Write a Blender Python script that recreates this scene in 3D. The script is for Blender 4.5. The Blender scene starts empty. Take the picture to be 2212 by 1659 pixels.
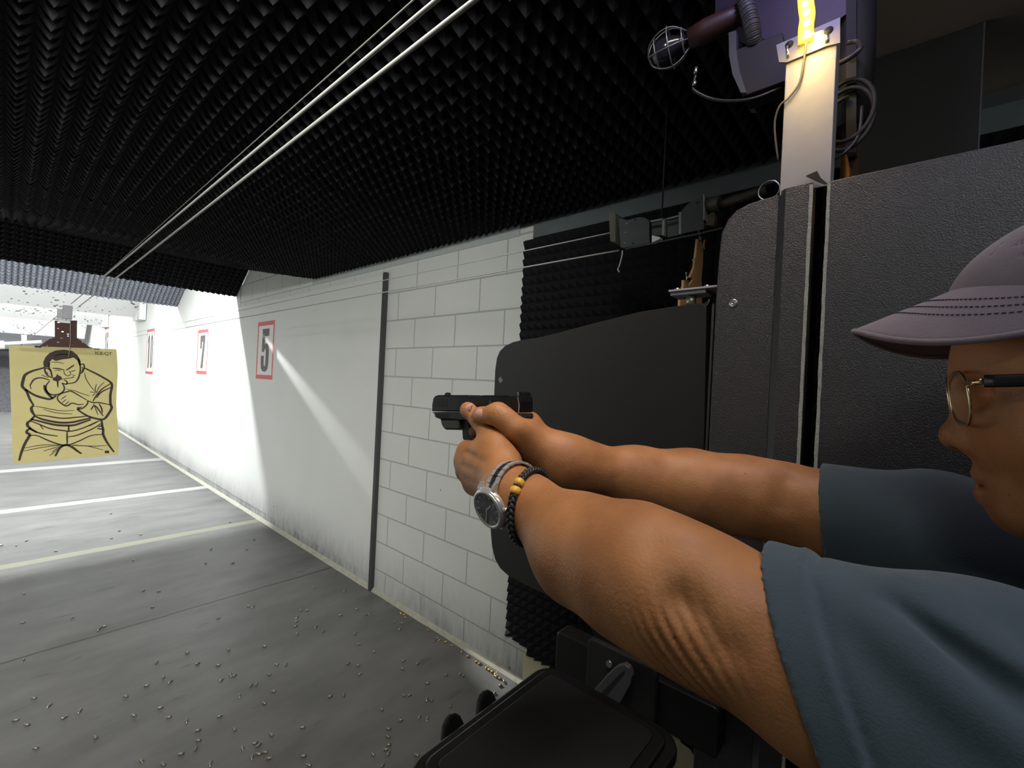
import bpy, bmesh, math, random
import numpy as np
from mathutils import Vector, Matrix, noise
random.seed(7)
scene = bpy.context.scene
# ---------------------------------------------------------------- camera
F_PX, CAM_H = 958.0, 1.57
VP = (12.0, 777.0)                     # where the downrange direction meets the picture
ROLL = math.atan2(829.5 - VP[1], 1106 - VP[0])
YAW = math.atan(math.hypot(1106 - VP[0], 829.5 - VP[1]) / F_PX)
sF, cF = math.sin(YAW), math.cos(YAW)
cd = bpy.data.cameras.new('camera'); cam = bpy.data.objects.new('camera', cd)
scene.collection.objects.link(cam); scene.camera = cam
cd.sensor_width = 36.0; cd.lens = F_PX / 2212 * 36.0; cd.clip_start = 0.02; cd.clip_end = 200
_F = Vector((sF, cF, 0)); _R0 = Vector((cF, -sF, 0)); _U0 = Vector((0, 0, 1))
_R = _R0 * math.cos(ROLL) + _U0 * math.sin(ROLL)
_U = -_R0 * math.sin(ROLL) + _U0 * math.cos(ROLL)
m = Matrix((( _R.x, _U.x, -_F.x), (_R.y, _U.y, -_F.y), (_R.z, _U.z, -_F.z)))
cam.matrix_world = Matrix.Translation((0, 0, CAM_H)) @ m.to_4x4()

# ---------------------------------------------------------------- world, exposure
w = bpy.data.worlds.new('world'); scene.world = w; w.use_nodes = True
w.node_tree.nodes['Background'].inputs[0].default_value = (0.9, 0.95, 1.0, 1)
w.node_tree.nodes['Background'].inputs[1].default_value = 0.004
scene.view_settings.view_transform = 'Standard'
scene.view_settings.look = 'None'
scene.view_settings.exposure = 0.0
scene.view_settings.gamma = 1.0
scene.view_settings.use_curve_mapping = False
try:
    scene.cycles.max_bounces = 8; scene.cycles.diffuse_bounces = 5
except Exception: pass

def area(name, loc, target, sx, sy, power, col=(1, 1, 1), spread=180):
    l = bpy.data.lights.new(name, 'AREA'); l.shape = 'RECTANGLE'; l.size = sx; l.size_y = sy
    l.energy = power; l.color = col; l.spread = math.radians(spread)
    o = bpy.data.objects.new(name, l); scene.collection.objects.link(o); o.location = loc
    d = Vector(target) - Vector(loc); o.rotation_euler = d.to_track_quat('-Z', 'Y').to_euler()
    return o
WALL_X = 1.84
LT = {}
# lane lamps hidden behind the hanging baffles
LT['bay1'] = area('bay_light', (-0.3, 6.42, 2.98), (-0.3, 7.0, 0), 4.0, 0.06, 320, (0.96, 0.98, 1.0))
LT['bay2'] = area('bay_light', (-0.3, 9.6, 3.0), (-0.3, 10.6, 0), 4.0, 0.2, 150, (0.96, 0.98, 1.0))
LT['bay3'] = area('bay_light', (-0.3, 13.2, 3.2), (-0.3, 15.2, 1.0), 4.0, 0.2, 380, (0.96, 0.98, 1.0))
LT['bay4'] = area('bay_light', (-0.3, 17.6, 3.2), (-0.3, 19.6, 1.0), 4.0, 0.2, 300, (0.96, 0.98, 1.0))
# light over the firing line, behind the camera
LT['stall'] = area('stall_light', (0.22, 0.26, 2.44), (0.30, 0.92, 1.4), 0.8, 0.10, 8.6, (1.0, 0.87, 0.72), 112)
LT['stall2'] = area('stall_light', (0.10, -0.55, 2.42), (0.30, -0.10, 1.3), 0.7, 0.12, 3.6, (0.94, 0.93, 1.0))
LT['stall3'] = area('stall_light', (-1.15, -0.34, 2.42), (0.3, -0.1, 1.6), 0.5, 0.15, 3.2, (0.90, 1.0, 0.92))
LT['lane2'] = area('unseen_lane_light', (-1.7, 2.3, 2.40), (-0.2, 4.5, 0), 1.6, 0.12, 26, (0.98, 0.98, 1.0), 100)  # added lamp out of view, put in for the bright floor at left
LT['lane'] = area('unseen_lane_light', (-0.7, 0.42, 2.40), (0.75, 4.6, 1.3), 1.8, 0.12, 48, (0.98, 0.98, 0.94), 115)  # unseen lamp aimed downrange, put in to brighten the near wall
# slim spot added under the hanging baffle's end to draw the wall streak
_sp = bpy.data.lights.new('added_graze_light', 'SPOT'); _sp.energy = 2300; _sp.spot_size = math.radians(5.2); _sp.spot_blend = 1.0; _sp.shadow_soft_size = 0.01
_so = bpy.data.objects.new('added_graze_light', _sp); scene.collection.objects.link(_so); _so.location = (1.755, 6.22, 2.49)
_so.rotation_euler = (Vector((1.835, 2.1, 0.36))-Vector(_so.location)).to_track_quat('-Z', 'Y').to_euler()

# ---------------------------------------------------------------- helpers
def ray(u, v):
    dx = u - 1106; dy = v - 829.5
    a = dx * math.cos(ROLL) + dy * math.sin(ROLL); b = -dx * math.sin(ROLL) + dy * math.cos(ROLL)
    return (F_PX * sF + a * cF, F_PX * cF - a * sF, -b)
def PX(u, v, X):
    r = ray(u, v); t = X / r[0]; return Vector((X, r[1] * t, r[2] * t + CAM_H))
def PY(u, v, Y):
    r = ray(u, v); t = Y / r[1]; return Vector((r[0] * t, Y, r[2] * t + CAM_H))
def PZ(u, v, Z):
    r = ray(u, v); t = (Z - CAM_H) / r[2]; return Vector((r[0] * t, r[1] * t, Z))
def PD(u, v, d):
    r = ray(u, v); t = d / F_PX; return Vector((r[0] * t, r[1] * t, r[2] * t + CAM_H))

def nodemat(name):
    mt = bpy.data.materials.new(name); mt.use_nodes = True
    nt = mt.node_tree; b = nt.nodes['Principled BSDF']
    return mt, nt, b
def lin(c):
    return tuple(((x / 12.92) if x <= 0.04045 else ((x + 0.055) / 1.055) ** 2.4) for x in c)
def mat(name, col, rough=0.5, metal=0.0, var=0.12, scale=30, bump=0.0, bscale=200, spec=0.5, detail=3, **kw):
    """procedural: noise-varied colour, optional fine bump"""
    mt, nt, b = nodemat(name)
    tc = nt.nodes.new('ShaderNodeTexCoord')
    nz = nt.nodes.new('ShaderNodeTexNoise'); nz.inputs['Scale'].default_value = scale; nz.inputs['Detail'].default_value = detail
    nt.links.new(tc.outputs['Object'], nz.inputs['Vector'])
    mx = nt.nodes.new('ShaderNodeMix'); mx.data_type = 'RGBA'
    a = [max(0, c * (1 - var)) for c in col]; c2 = [min(1, c * (1 + var)) for c in col]
    mx.inputs[6].default_value = (*a, 1); mx.inputs[7].default_value = (*c2, 1)
    nt.links.new(nz.outputs['Fac'], mx.inputs[0]); nt.links.new(mx.outputs[2], b.inputs['Base Color'])
    b.inputs['Roughness'].default_value = rough; b.inputs['Metallic'].default_value = metal
    b.inputs['Specular IOR Level'].default_value = spec
    if bump:
        n2 = nt.nodes.new('ShaderNodeTexNoise'); n2.inputs['Scale'].default_value = bscale; n2.inputs['Detail'].default_value = 4
        nt.links.new(tc.outputs['Object'], n2.inputs['Vector'])
        bp = nt.nodes.new('ShaderNodeBump'); bp.inputs['Strength'].default_value = bump; bp.inputs['Distance'].default_value = kw.get('bdist', 0.002)
        nt.links.new(n2.outputs['Fac'], bp.inputs['Height']); nt.links.new(bp.outputs['Normal'], b.inputs['Normal'])
    for k, v in kw.items():
        if k in b.inputs: b.inputs[k].default_value = v
    return mt

class MB:
    """collects shapes, then links them as ONE mesh object"""
    def __init__(s): s.v = []; s.f = []; s.sm = []
    def add(s, vs, fs, smooth=False):
        o = len(s.v); s.v += [tuple(p) for p in vs]
        for f in fs: s.f.append([i + o for i in f]); s.sm.append(smooth)
        return s
    def box(s, lo, hi, M=None):
        x0, y0, z0 = lo; x1, y1, z1 = hi
        vs = [Vector(p) for p in ((x0,y0,z0),(x1,y0,z0),(x1,y1,z0),(x0,y1,z0),(x0,y0,z1),(x1,y0,z1),(x1,y1,z1),(x0,y1,z1))]
        if M: vs = [M @ p for p in vs]
        return s.add(vs, [(0,3,2,1),(4,5,6,7),(0,1,5,4),(1,2,6,5),(2,3,7,6),(3,0,4,7)])
    def prism(s, pts, ax, d0, d1, M=None, bevel=0.0):
        """pts: closed 2D outline; ax: extruded axis 'x','y','z' from d0 to d1"""
        n = len(pts)
        def mk(p, d):
            q = {'x': (d, p[0], p[1]), 'y': (p[0], d, p[1]), 'z': (p[0], p[1], d)}[ax]
            q = Vector(q); return M @ q if M else q
        A = sum(pts[i][0]*pts[(i+1)%n][1]-pts[(i+1)%n][0]*pts[i][1] for i in range(n))
        rings = []
        if bevel:
            cx = sum(p[0] for p in pts)/n; cy = sum(p[1] for p in pts)/n
            def ins(k):
                out = []
                for i in range(n):
                    a = Vector(pts[i-1]); b = Vector(pts[i]); c = Vector(pts[(i+1) % n])
                    t = ((b-a).normalized() + (c-b).normalized())
                    t = t.normalized() if t.length > 1e-6 else Vector((1, 0))
                    nn = Vector((-t.y, t.x)) * (1 if A > 0 else -1)
                    out.append(b + nn * k)
                return out
            sg = 1 if d1 > d0 else -1
            rings = [(ins(bevel), d0), (ins(bevel*.3), d0+sg*bevel*.3), (pts, d0+sg*bevel), (pts, d1-sg*bevel), (ins(bevel*.3), d1-sg*bevel*.3), (ins(bevel), d1)]
        else: rings = [(pts, d0), (pts, d1)]
        vs = [];
        for r, d in rings: vs += [mk(p, d) for p in r]
        fs = []
        for k in range(len(rings)-1):
            for i in range(n):
                j = (i+1) % n; fs.append((k*n+i, k*n+j, (k+1)*n+j, (k+1)*n+i))
        fs.append(tuple(reversed(range(n)))); fs.append(tuple(range((len(rings)-1)*n, len(rings)*n)))
        return s.add(vs, fs)
    def tube(s, path, r, n=10, cap=True, closed=False, smooth=True, flat=None):
        P = [Vector(p) for p in path]; R = r if isinstance(r, (list, tuple)) else [r]*len(P)
        m_ = len(P); vs = []; up = None
        for i in range(m_):
            if closed: t = P[(i+1) % m_] - P[i-1]
            else: t = P[min(i+1, m_-1)] - P[max(i-1, 0)]
            t.normalize()
            if up is None:
                up = Vector((0, 0, 1)) if abs(t.z) < .9 else Vector((1, 0, 0))
            u = (up - t * up.dot(t)).normalized(); up = u; wv = t.cross(u)
            for k in range(n):
                a = 2*math.pi*k/n; fx, fy = flat or (1, 1)
                vs.append(P[i] + (u*math.cos(a)*fx + wv*math.sin(a)*fy) * R[i])
        fs = []
        for i in range(m_ if closed else m_-1):
            j = (i+1) % m_
            for k in range(n):
                l = (k+1) % n; fs.append((i*n+k, i*n+l, j*n+l, j*n+k))
        s.add(vs, fs, smooth)
        if cap and not closed:
            o = len(s.v) - len(vs)
            s.f.append([o+k for k in reversed(range(n))]); s.sm.append(False)
            s.f.append([o+(m_-1)*n+k for k in range(n)]); s.sm.append(False)
        return s
    def lathe(s, prof, M=None, n=24, smooth=True):
        """prof: (radius, height) list about local z"""
        vs = []
        for (r, h) in prof:
            for k in range(n):
                a = 2*math.pi*k/n; p = Vector((r*math.cos(a), r*math.sin(a), h)); vs.append(M @ p if M else p)
        fs = []
        for i in range(len(prof)-1):
            for k in range(n):
                l = (k+1) % n; fs.append((i*n+k, i*n+l, (i+1)*n+l, (i+1)*n+k))
        s.add(vs, fs, smooth)
        o = len(s.v)-len(vs)
        if prof[0][0] > 1e-5: s.f.append([o+k for k in reversed(range(n))]); s.sm.append(False)
        if prof[-1][0] > 1e-5: s.f.append([o+(len(prof)-1)*n+k for k in range(n)]); s.sm.append(False)
        return s
    def build(s, name, mt, parent=None, bevel=0, seg=2, autosmooth=False):
        me = bpy.data.meshes.new(name); me.from_pydata(s.v, [], s.f)
        me.polygons.foreach_set('use_smooth', s.sm)
        me.update(); me.validate()
        bm = bmesh.new(); bm.from_mesh(me); bmesh.ops.recalc_face_normals(bm, faces=bm.faces); bm.to_mesh(me); bm.free()
        if isinstance(mt, (list, tuple)):
            for q in mt: me.materials.append(q)
        else: me.materials.append(mt)
        o = bpy.data.objects.new(name, me); scene.collection.objects.link(o)
        if parent:
            o.parent = parent; pm = parent.matrix_basis.copy()
            if parent.parent: pm = Matrix.Identity(4)
            o.matrix_parent_inverse = pm.inverted()
        if bevel:
            bv = o.modifiers.new('bevel', 'BEVEL'); bv.width = bevel; bv.segments = seg; bv.limit_method = 'ANGLE'; bv.angle_limit = math.radians(35)
        return o
def tag(o, label=None, cat=None, group=None, kind=None):
    if label: o['label'] = label
    if cat: o['category'] = cat
    if group: o['group'] = group
    if kind: o['kind'] = kind
    return o
def thing(name, label, cat, loc=(0, 0, 0), group=None):
    o = bpy.data.objects.new(name, None); scene.collection.objects.link(o); o.location = loc
    o.empty_display_size = 0.05
    return tag(o, label, cat, group)
def struct(name, mb, mt, label=None, **k):
    return tag(mb.build(name, mt, **k), label, None, kind='structure')
def rrect(x0, y0, x1, y1, r, n=6):
    out = []
    for cx, cy, a0 in ((x1-r, y0+r, -90), (x1-r, y1-r, 0), (x0+r, y1-r, 90), (x0+r, y0+r, 180)):
        for k in range(n+1):
            a = math.radians(a0 + 90*k/n); out.append((cx + r*math.cos(a), cy + r*math.sin(a)))
    return out
def smoothpath(pts, sub=6, closed=False):
    P = [Vector(p) for p in pts]; n = len(P); out = []
    rng = range(n if closed else n-1)
    for i in rng:
        p1 = P[i]; p2 = P[(i+1) % n]
        p0 = P[i-1] if (i > 0 or closed) else p1*2-p2
        p3 = P[(i+2) % n] if (i+2 < n or closed) else p2*2-p1
        for k in range(sub):
            t = k/sub
            out.append(0.5*((2*p1)+(p2-p0)*t+(2*p0-5*p1+4*p2-p3)*t*t+(3*p1-p0-3*p2+p3)*t*t*t))
    if not closed: out.append(P[-1])
    return out
# ---------------------------------------------------------------- setting materials
M = {}
M['foam'] = mat('acoustic_foam', (0.013, 0.013, 0.015), 0.9, var=0.2, scale=120, spec=0.25)
M['foam_lit'] = mat('acoustic_foam_lit_tone', (0.17, 0.18, 0.21), 0.9, var=0.15, scale=40, spec=0.2)  # same foam painted paler for the brighter light on its baffle
M['black_paint'] = mat('black_paint', (0.02, 0.02, 0.022), 0.5, var=0.2)
M['grey_steel'] = mat('painted_grey_steel', (0.15, 0.175, 0.18), 0.5, 0.2, var=0.15, scale=14)

def wall_mat(blocks=True):
    mt, nt, b = nodemat('painted_block' if blocks else 'painted_board')
    N, L = nt.nodes.new, nt.links.new
    tc = N('ShaderNodeTexCoord'); sep = N('ShaderNodeSeparateXYZ'); L(tc.outputs['Object'], sep.inputs[0])
    cmb = N('ShaderNodeCombineXYZ'); L(sep.outputs['Y'], cmb.inputs[0]); L(sep.outputs['Z'], cmb.inputs[1])
    base = (0.62, 0.635, 0.60) if blocks else (0.66, 0.67, 0.64)
    nz = N('ShaderNodeTexNoise'); nz.inputs['Scale'].default_value = 2.2; nz.inputs['Detail'].default_value = 5
    L(tc.outputs['Object'], nz.inputs['Vector'])
    mx = N('ShaderNodeMix'); mx.data_type = 'RGBA'
    mx.inputs[6].default_value = (*[c*.94 for c in base], 1); mx.inputs[7].default_value = (*[c*1.05 for c in base], 1)
    L(nz.outputs['Fac'], mx.inputs[0]); col = mx.outputs[2]
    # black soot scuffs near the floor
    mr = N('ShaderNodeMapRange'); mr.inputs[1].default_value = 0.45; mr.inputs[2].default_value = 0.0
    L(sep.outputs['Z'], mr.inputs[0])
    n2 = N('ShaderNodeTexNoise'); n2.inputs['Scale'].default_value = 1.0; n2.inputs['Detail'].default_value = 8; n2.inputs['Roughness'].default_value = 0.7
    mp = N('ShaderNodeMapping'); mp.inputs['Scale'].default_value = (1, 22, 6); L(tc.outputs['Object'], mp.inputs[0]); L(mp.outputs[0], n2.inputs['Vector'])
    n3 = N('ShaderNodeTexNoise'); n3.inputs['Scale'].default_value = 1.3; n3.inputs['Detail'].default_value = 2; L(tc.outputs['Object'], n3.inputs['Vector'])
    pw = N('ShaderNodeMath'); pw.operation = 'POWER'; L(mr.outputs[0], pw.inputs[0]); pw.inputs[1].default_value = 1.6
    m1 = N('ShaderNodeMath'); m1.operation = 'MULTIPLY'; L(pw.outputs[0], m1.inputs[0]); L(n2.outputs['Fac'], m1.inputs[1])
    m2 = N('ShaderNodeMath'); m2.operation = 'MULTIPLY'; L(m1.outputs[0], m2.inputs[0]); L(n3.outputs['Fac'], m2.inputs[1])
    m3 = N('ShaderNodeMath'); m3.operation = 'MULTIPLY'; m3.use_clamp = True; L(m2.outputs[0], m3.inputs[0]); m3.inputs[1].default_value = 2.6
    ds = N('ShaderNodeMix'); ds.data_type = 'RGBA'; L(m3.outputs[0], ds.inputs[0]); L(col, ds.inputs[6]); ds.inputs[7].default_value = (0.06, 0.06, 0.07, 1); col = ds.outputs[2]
    # bare yellowish foot below the foam
    if blocks:
        ma = N('ShaderNodeMath'); ma.operation = 'LESS_THAN'; L(sep.outputs['Y'], ma.inputs[0]); ma.inputs[1].default_value = 1.44
        yb = N('ShaderNodeMix'); yb.data_type = 'RGBA'; L(ma.outputs[0], yb.inputs[0]); L(col, yb.inputs[6]); yb.inputs[7].default_value = (0.46, 0.43, 0.27, 1); col = yb.outputs[2]
    # small chips
    vo = N('ShaderNodeTexVoronoi'); vo.inputs['Scale'].default_value = 2.6; L(tc.outputs['Object'], vo.inputs['Vector'])
    lt = N('ShaderNodeMath'); lt.operation = 'LESS_THAN'; L(vo.outputs['Distance'], lt.inputs[0]); lt.inputs[1].default_value = 0.022
    ch = N('ShaderNodeMix'); ch.data_type = 'RGBA'; L(lt.outputs[0], ch.inputs[0]); L(col, ch.inputs[6]); ch.inputs[7].default_value = (0.10, 0.09, 0.08, 1); col = ch.outputs[2]
    b.inputs['Roughness'].default_value = 0.55
    if blocks:
        mp2 = N('ShaderNodeMapping'); L(cmb.outputs[0], mp2.inputs[0]); mp2.inputs['Location'].default_value = (-0.03, 0.0375, 0)
        br = N('ShaderNodeTexBrick'); L(mp2.outputs[0], br.inputs[0]); br.offset = 0.5
        br.inputs['Scale'].default_value = 1; br.inputs['Brick Width'].default_value = 0.415; br.inputs['Row Height'].default_value = 0.2025
        br.inputs['Mortar Size'].default_value = 0.0045; br.inputs['Mortar Smooth'].default_value = 0.25; br.inputs['Bias'].default_value = 0
        gm = N('ShaderNodeMix'); gm.data_type = 'RGBA'; 
        sc = N('ShaderNodeMath'); sc.operation = 'MULTIPLY'; L(br.outputs['Fac'], sc.inputs[0]); sc.inputs[1].default_value = 0.5
        L(sc.outputs[0], gm.inputs[0]); L(col, gm.inputs[6]); gm.inputs[7].default_value = (0.20, 0.20, 0.18, 1); col = gm.outputs[2]
        inv = N('ShaderNodeMath'); inv.operation = 'SUBTRACT'; inv.inputs[0].default_value = 1; L(br.outputs['Fac'], inv.inputs[1])
        bp = N('ShaderNodeBump'); bp.inputs['Strength'].default_value = 0.9; bp.inputs['Distance'].default_value = 0.006
        L(inv.outputs[0], bp.inputs['Height']); L(bp.outputs[0], b.inputs['Normal'])
    L(col, b.inputs['Base Color'])
    return mt
M['block'] = wall_mat(True); M['board'] = wall_mat(False)

def floor_mat():
    mt, nt, b = nodemat('worn_concrete'); N, L = nt.nodes.new, nt.links.new
    tc = N('ShaderNodeTexCoord'); sep = N('ShaderNodeSeparateXYZ'); L(tc.outputs['Object'], sep.inputs[0])
    nz = N('ShaderNodeTexNoise'); nz.inputs['Scale'].default_value = 1.6; nz.inputs['Detail'].default_value = 7; nz.inputs['Roughness'].default_value = 0.6
    mp = N('ShaderNodeMapping'); mp.inputs['Scale'].default_value = (1, 2.2, 1); L(tc.outputs['Object'], mp.inputs[0]); L(mp.outputs[0], nz.inputs['Vector'])
    cr = N('ShaderNodeValToRGB'); L(nz.outputs['Fac'], cr.inputs[0]); e = cr.color_ramp.elements
    e[0].position = 0.3; e[0].color = (0.090, 0.090, 0.085, 1); e[1].position = 0.7; e[1].color = (0.165, 0.165, 0.16, 1)
    col = cr.outputs[0]
    # smudges
    n2 = N('ShaderNodeTexNoise'); n2.inputs['Scale'].default_value = 3.2; n2.inputs['Detail'].default_value = 3
    mp2 = N('ShaderNodeMapping'); mp2.inputs['Scale'].default_value = (1.0, 2.6, 1); mp2.inputs['Location'].default_value = (3, 1, 0); L(tc.outputs['Object'], mp2.inputs[0]); L(mp2.outputs[0], n2.inputs['Vector'])
    c2 = N('ShaderNodeValToRGB'); L(n2.outputs['Fac'], c2.inputs[0]); c2.color_ramp.elements[0].position = 0.66; c2.color_ramp.elements[0].color = (0,0,0,1); c2.color_ramp.elements[1].position = 0.72; c2.color_ramp.elements[1].color = (.45,.45,.45,1)
    mx = N('ShaderNodeMix'); mx.data_type = 'RGBA'; L(c2.outputs[0], mx.inputs[0]); L(col, mx.inputs[6]); mx.inputs[7].default_value = (0.05, 0.05, 0.045, 1); col = mx.outputs[2]
    def stripe(y0, y1, c, fac, jit=0.0):
        nonlocal col
        ysrc = sep.outputs['Y']
        if jit:
            n4 = N('ShaderNodeTexNoise'); n4.inputs['Scale'].default_value = 5; L(tc.outputs['Object'], n4.inputs['Vector'])
            mj = N('ShaderNodeMath'); mj.operation = 'MULTIPLY_ADD'; L(n4.outputs['Fac'], mj.inputs[0]); mj.inputs[1].default_value = jit; L(ysrc, mj.inputs[2]); ysrc = mj.outputs[0]
        g = N('ShaderNodeMath'); g.operation = 'GREATER_THAN'; L(ysrc, g.inputs[0]); g.inputs[1].default_value = y0
        l = N('ShaderNodeMath'); l.operation = 'LESS_THAN'; L(ysrc, l.inputs[0]); l.inputs[1].default_value = y1
        a = N('ShaderNodeMath'); a.operation = 'MULTIPLY'; L(g.outputs[0], a.inputs[0]); L(l.outputs[0], a.inputs[1])
        a2 = N('ShaderNodeMath'); a2.operation = 'MULTIPLY'; L(a.outputs[0], a2.inputs[0]); a2.inputs[1].default_value = fac
        q = N('ShaderNodeMix'); q.data_type = 'RGBA'; L(a2.outputs[0], q.inputs[0]); L(col, q.inputs[6]); q.inputs[7].default_value = (*c, 1); col = q.outputs[2]
    stripe(3.445, 3.462, (0.03, 0.027, 0.022), 0.85, 0.02)       # slab joint
    stripe(5.01, 5.12, (0.27, 0.27, 0.19), 0.7, 0.015)          # five yard line
    stripe(6.86, 7.02, (0.42, 0.42, 0.41), 0.8, 0.04)
    stripe(9.35, 9.6, (0.42, 0.42, 0.41), 0.7, 0.04)
    L(col, b.inputs['Base Color'])
    b.inputs['Roughness'].default_value = 0.42; b.inputs['Specular IOR Level'].default_value = 0.4
    n5 = N('ShaderNodeTexNoise'); n5.inputs['Scale'].default_value = 90; n5.inputs['Detail'].default_value = 5; L(tc.outputs['Object'], n5.inputs['Vector'])
    bp = N('ShaderNodeBump'); bp.inputs['Strength'].default_value = 0.25; bp.inputs['Distance'].default_value = 0.002
    L(n5.outputs['Fac'], bp.inputs['Height']); L(bp.outputs[0], b.inputs['Normal'])
    return mt
M['floor'] = floor_mat()

def spec_white():
    mt, nt, b = nodemat('bullet_marked_white_steel'); N, L = nt.nodes.new, nt.links.new
    tc = N('ShaderNodeTexCoord')
    mp = N('ShaderNodeMapping'); mp.inputs['Scale'].default_value = (1, 0.6, 1.6); L(tc.outputs['Object'], mp.inputs[0])
    vo = N('ShaderNodeTexVoronoi'); vo.inputs['Scale'].default_value = 14; L(mp.outputs[0], vo.inputs['Vector'])
    nz = N('ShaderNodeTexNoise'); nz.inputs['Scale'].default_value = 3; nz.inputs['Detail'].default_value = 6; L(tc.outputs['Object'], nz.inputs['Vector'])
    mr = N('ShaderNodeMapRange'); L(nz.outputs['Fac'], mr.inputs[0]); mr.inputs[1].default_value = 0.4; mr.inputs[2].default_value = 0.62; mr.inputs[3].default_value = 0.0; mr.inputs[4].default_value = 0.34
    lt = N('ShaderNodeMath'); lt.operation = 'LESS_THAN'; L(vo.outputs['Distance'], lt.inputs[0]); L(mr.outputs[0], lt.inputs[1])
    mx = N('ShaderNodeMix'); mx.data_type = 'RGBA'; L(lt.outputs[0], mx.inputs[0]); mx.inputs[6].default_value = (0.72, 0.73, 0.72, 1); mx.inputs[7].default_value = (0.14, 0.14, 0.15, 1)
    L(mx.outputs[2], b.inputs['Base Color']); b.inputs['Roughness'].default_value = 0.6
    return mt
M['white_steel'] = spec_white()

# ---------------------------------------------------------------- room shell
XL = -3.0
struct('floor', MB().box((XL-.1, -2.6, -.1), (2.1, 23, 0)), M['floor'], 'dark worn concrete floor littered with spent casings')
struct('wall_right', MB().box((WALL_X, -2.6, 0), (WALL_X+.15, 23, 3.6)), M['block'], 'painted concrete block side wall')
struct('wall_left', MB().box((XL-.15, -2.6, 0), (XL, 23, 3.6)), M['board'])
struct('wall_back', MB().box((XL, -2.6, 0), (WALL_X, -2.5, 3.6)), M['black_paint'])
# smooth boards screwed over the blocks downrange, with a dark strip at their near edge
bt = MB()
bt.box((WALL_X-.012, 2.90, 0.10), (WALL_X, 6.0, 2.335))
struct('trim_1', bt, M['board'], 'smooth white wall board between the block work and the bright bays')
bt = MB(); bt.box((WALL_X-.010, 6.003, 0.10), (WALL_X, 22.5, 2.9))
struct('trim_2', bt, M['board'])
struct('trim_3', MB().box((WALL_X-.03, 2.865, 0.0), (WALL_X, 2.897, 2.345)), mat('dark_joint', (0.045, 0.045, 0.045), 0.7), 'dark vertical strip at the edge of the wall board')
# mortar fillet along the foot of the wall
fl = MB(); pts = []
ys = np.arange(-2.5, 22.6, 0.12)
vs = []; fs = []
for i, y in enumerate(ys):
    j = 0.006*noise.noise((0, y*3, 0)) + 0.004*noise.noise((0, y*11, 3))
    wd = 0.022 + j + (0.006 if y > 2.9 else 0)
    vs += [(WALL_X, y, 0.028+j), (WALL_X-wd*.5, y, 0.016), (WALL_X-wd, y, 0.001)]
for i in range(len(ys)-1):
    for k in range(2): fs.append((i*3+k, i*3+k+1, i*3+k+4, i*3+k+3))
fl.add(vs, fs)
struct('baseboard_right', fl, mat('mortar', (0.36, 0.355, 0.29), 0.8, var=0.3, scale=25, bump=0.4, bscale=60))

# ---- pyramid foam: sheet spanned by U and V from origin, pyramids along N
def foam(name, o, U, V, nu, nv, h, mt, keep=None, label=None, jit=0.12, kind=True, seam=11):
    o = Vector(o); U = Vector(U); V = Vector(V); Nn = U.cross(V).normalized()
    mb = MB(); vs = []; fs = []
    W_ = nu+1
    for j in range(nv+1):
        for i in range(W_): vs.append(o + U*(i/nu) + V*(j/nv))
    vs = [tuple(v) for v in vs]
    for j in range(nv):
        for i in range(nu):
            if keep and not keep(i, j): continue
            c = o + U*((i+.5)/nu) + V*((j+.5)/nv) + Nn*h*(1 - random.random()*jit)
            if seam and (i % seam == 0 or j % seam == 0): c -= Nn*h*0.10
            k = len(vs); vs.append(tuple(c))
            a, b_, c_, d = j*W_+i, j*W_+i+1, (j+1)*W_+i+1, (j+1)*W_+i
            fs += [(a, b_, k), (b_, c_, k), (c_, d, k), (d, a, k)]
            fs.append((a, d, c_, b_))
    me = bpy.data.meshes.new(name); me.from_pydata(vs, [], fs); me.materials.append(mt); me.update()
    ob = bpy.data.objects.new(name, me); scene.collection.objects.link(ob)
    if kind: ob['kind'] = 'structure'
    if label: ob['label'] = label
    return ob
PIT = 0.055
Y0, Y1, Y2, Y3 = 0.16, 4.0, 5.72, 6.14
ZC, ZT, ZB = 2.462, 2.775, 2.475       # flat part, rise, baffle bottom
wx = WALL_X - XL - 0.004
nu = round(wx / PIT)
# flat part (normal down: U x V = -Z)
foam('ceiling', (WALL_X-.004, Y0, ZC), (-wx, 0, 0), (0, Y1-Y0, 0), nu, round((Y1-Y0)/PIT), 0.048, M['foam'], label='black pyramid foam covering the ceiling above the lanes')
foam('ceiling_rise', (WALL_X-.004, Y1, ZC), (-wx, 0, 0), (0, Y2-Y1, ZT-ZC), nu, 31, 0.045, M['foam'])
bd = Vector((0, Y3-Y2, ZB-ZT))
foam('ceiling_baffle', (WALL_X-.012, Y2, ZT), (-wx+.01, 0, 0), bd, nu, 9, 0.045, M['foam'], label='black foam on the hanging baffle facing the firing line')
foam('ceiling_baffle', (WALL_X-.012, 8.05, 3.10), (-wx+.01, 0, 0), (0, 0.95, -0.52), nu, 16, 0.045, M['foam_lit'], label='blue-grey foam on the second hanging baffle, painted pale for its brighter light')
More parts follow.
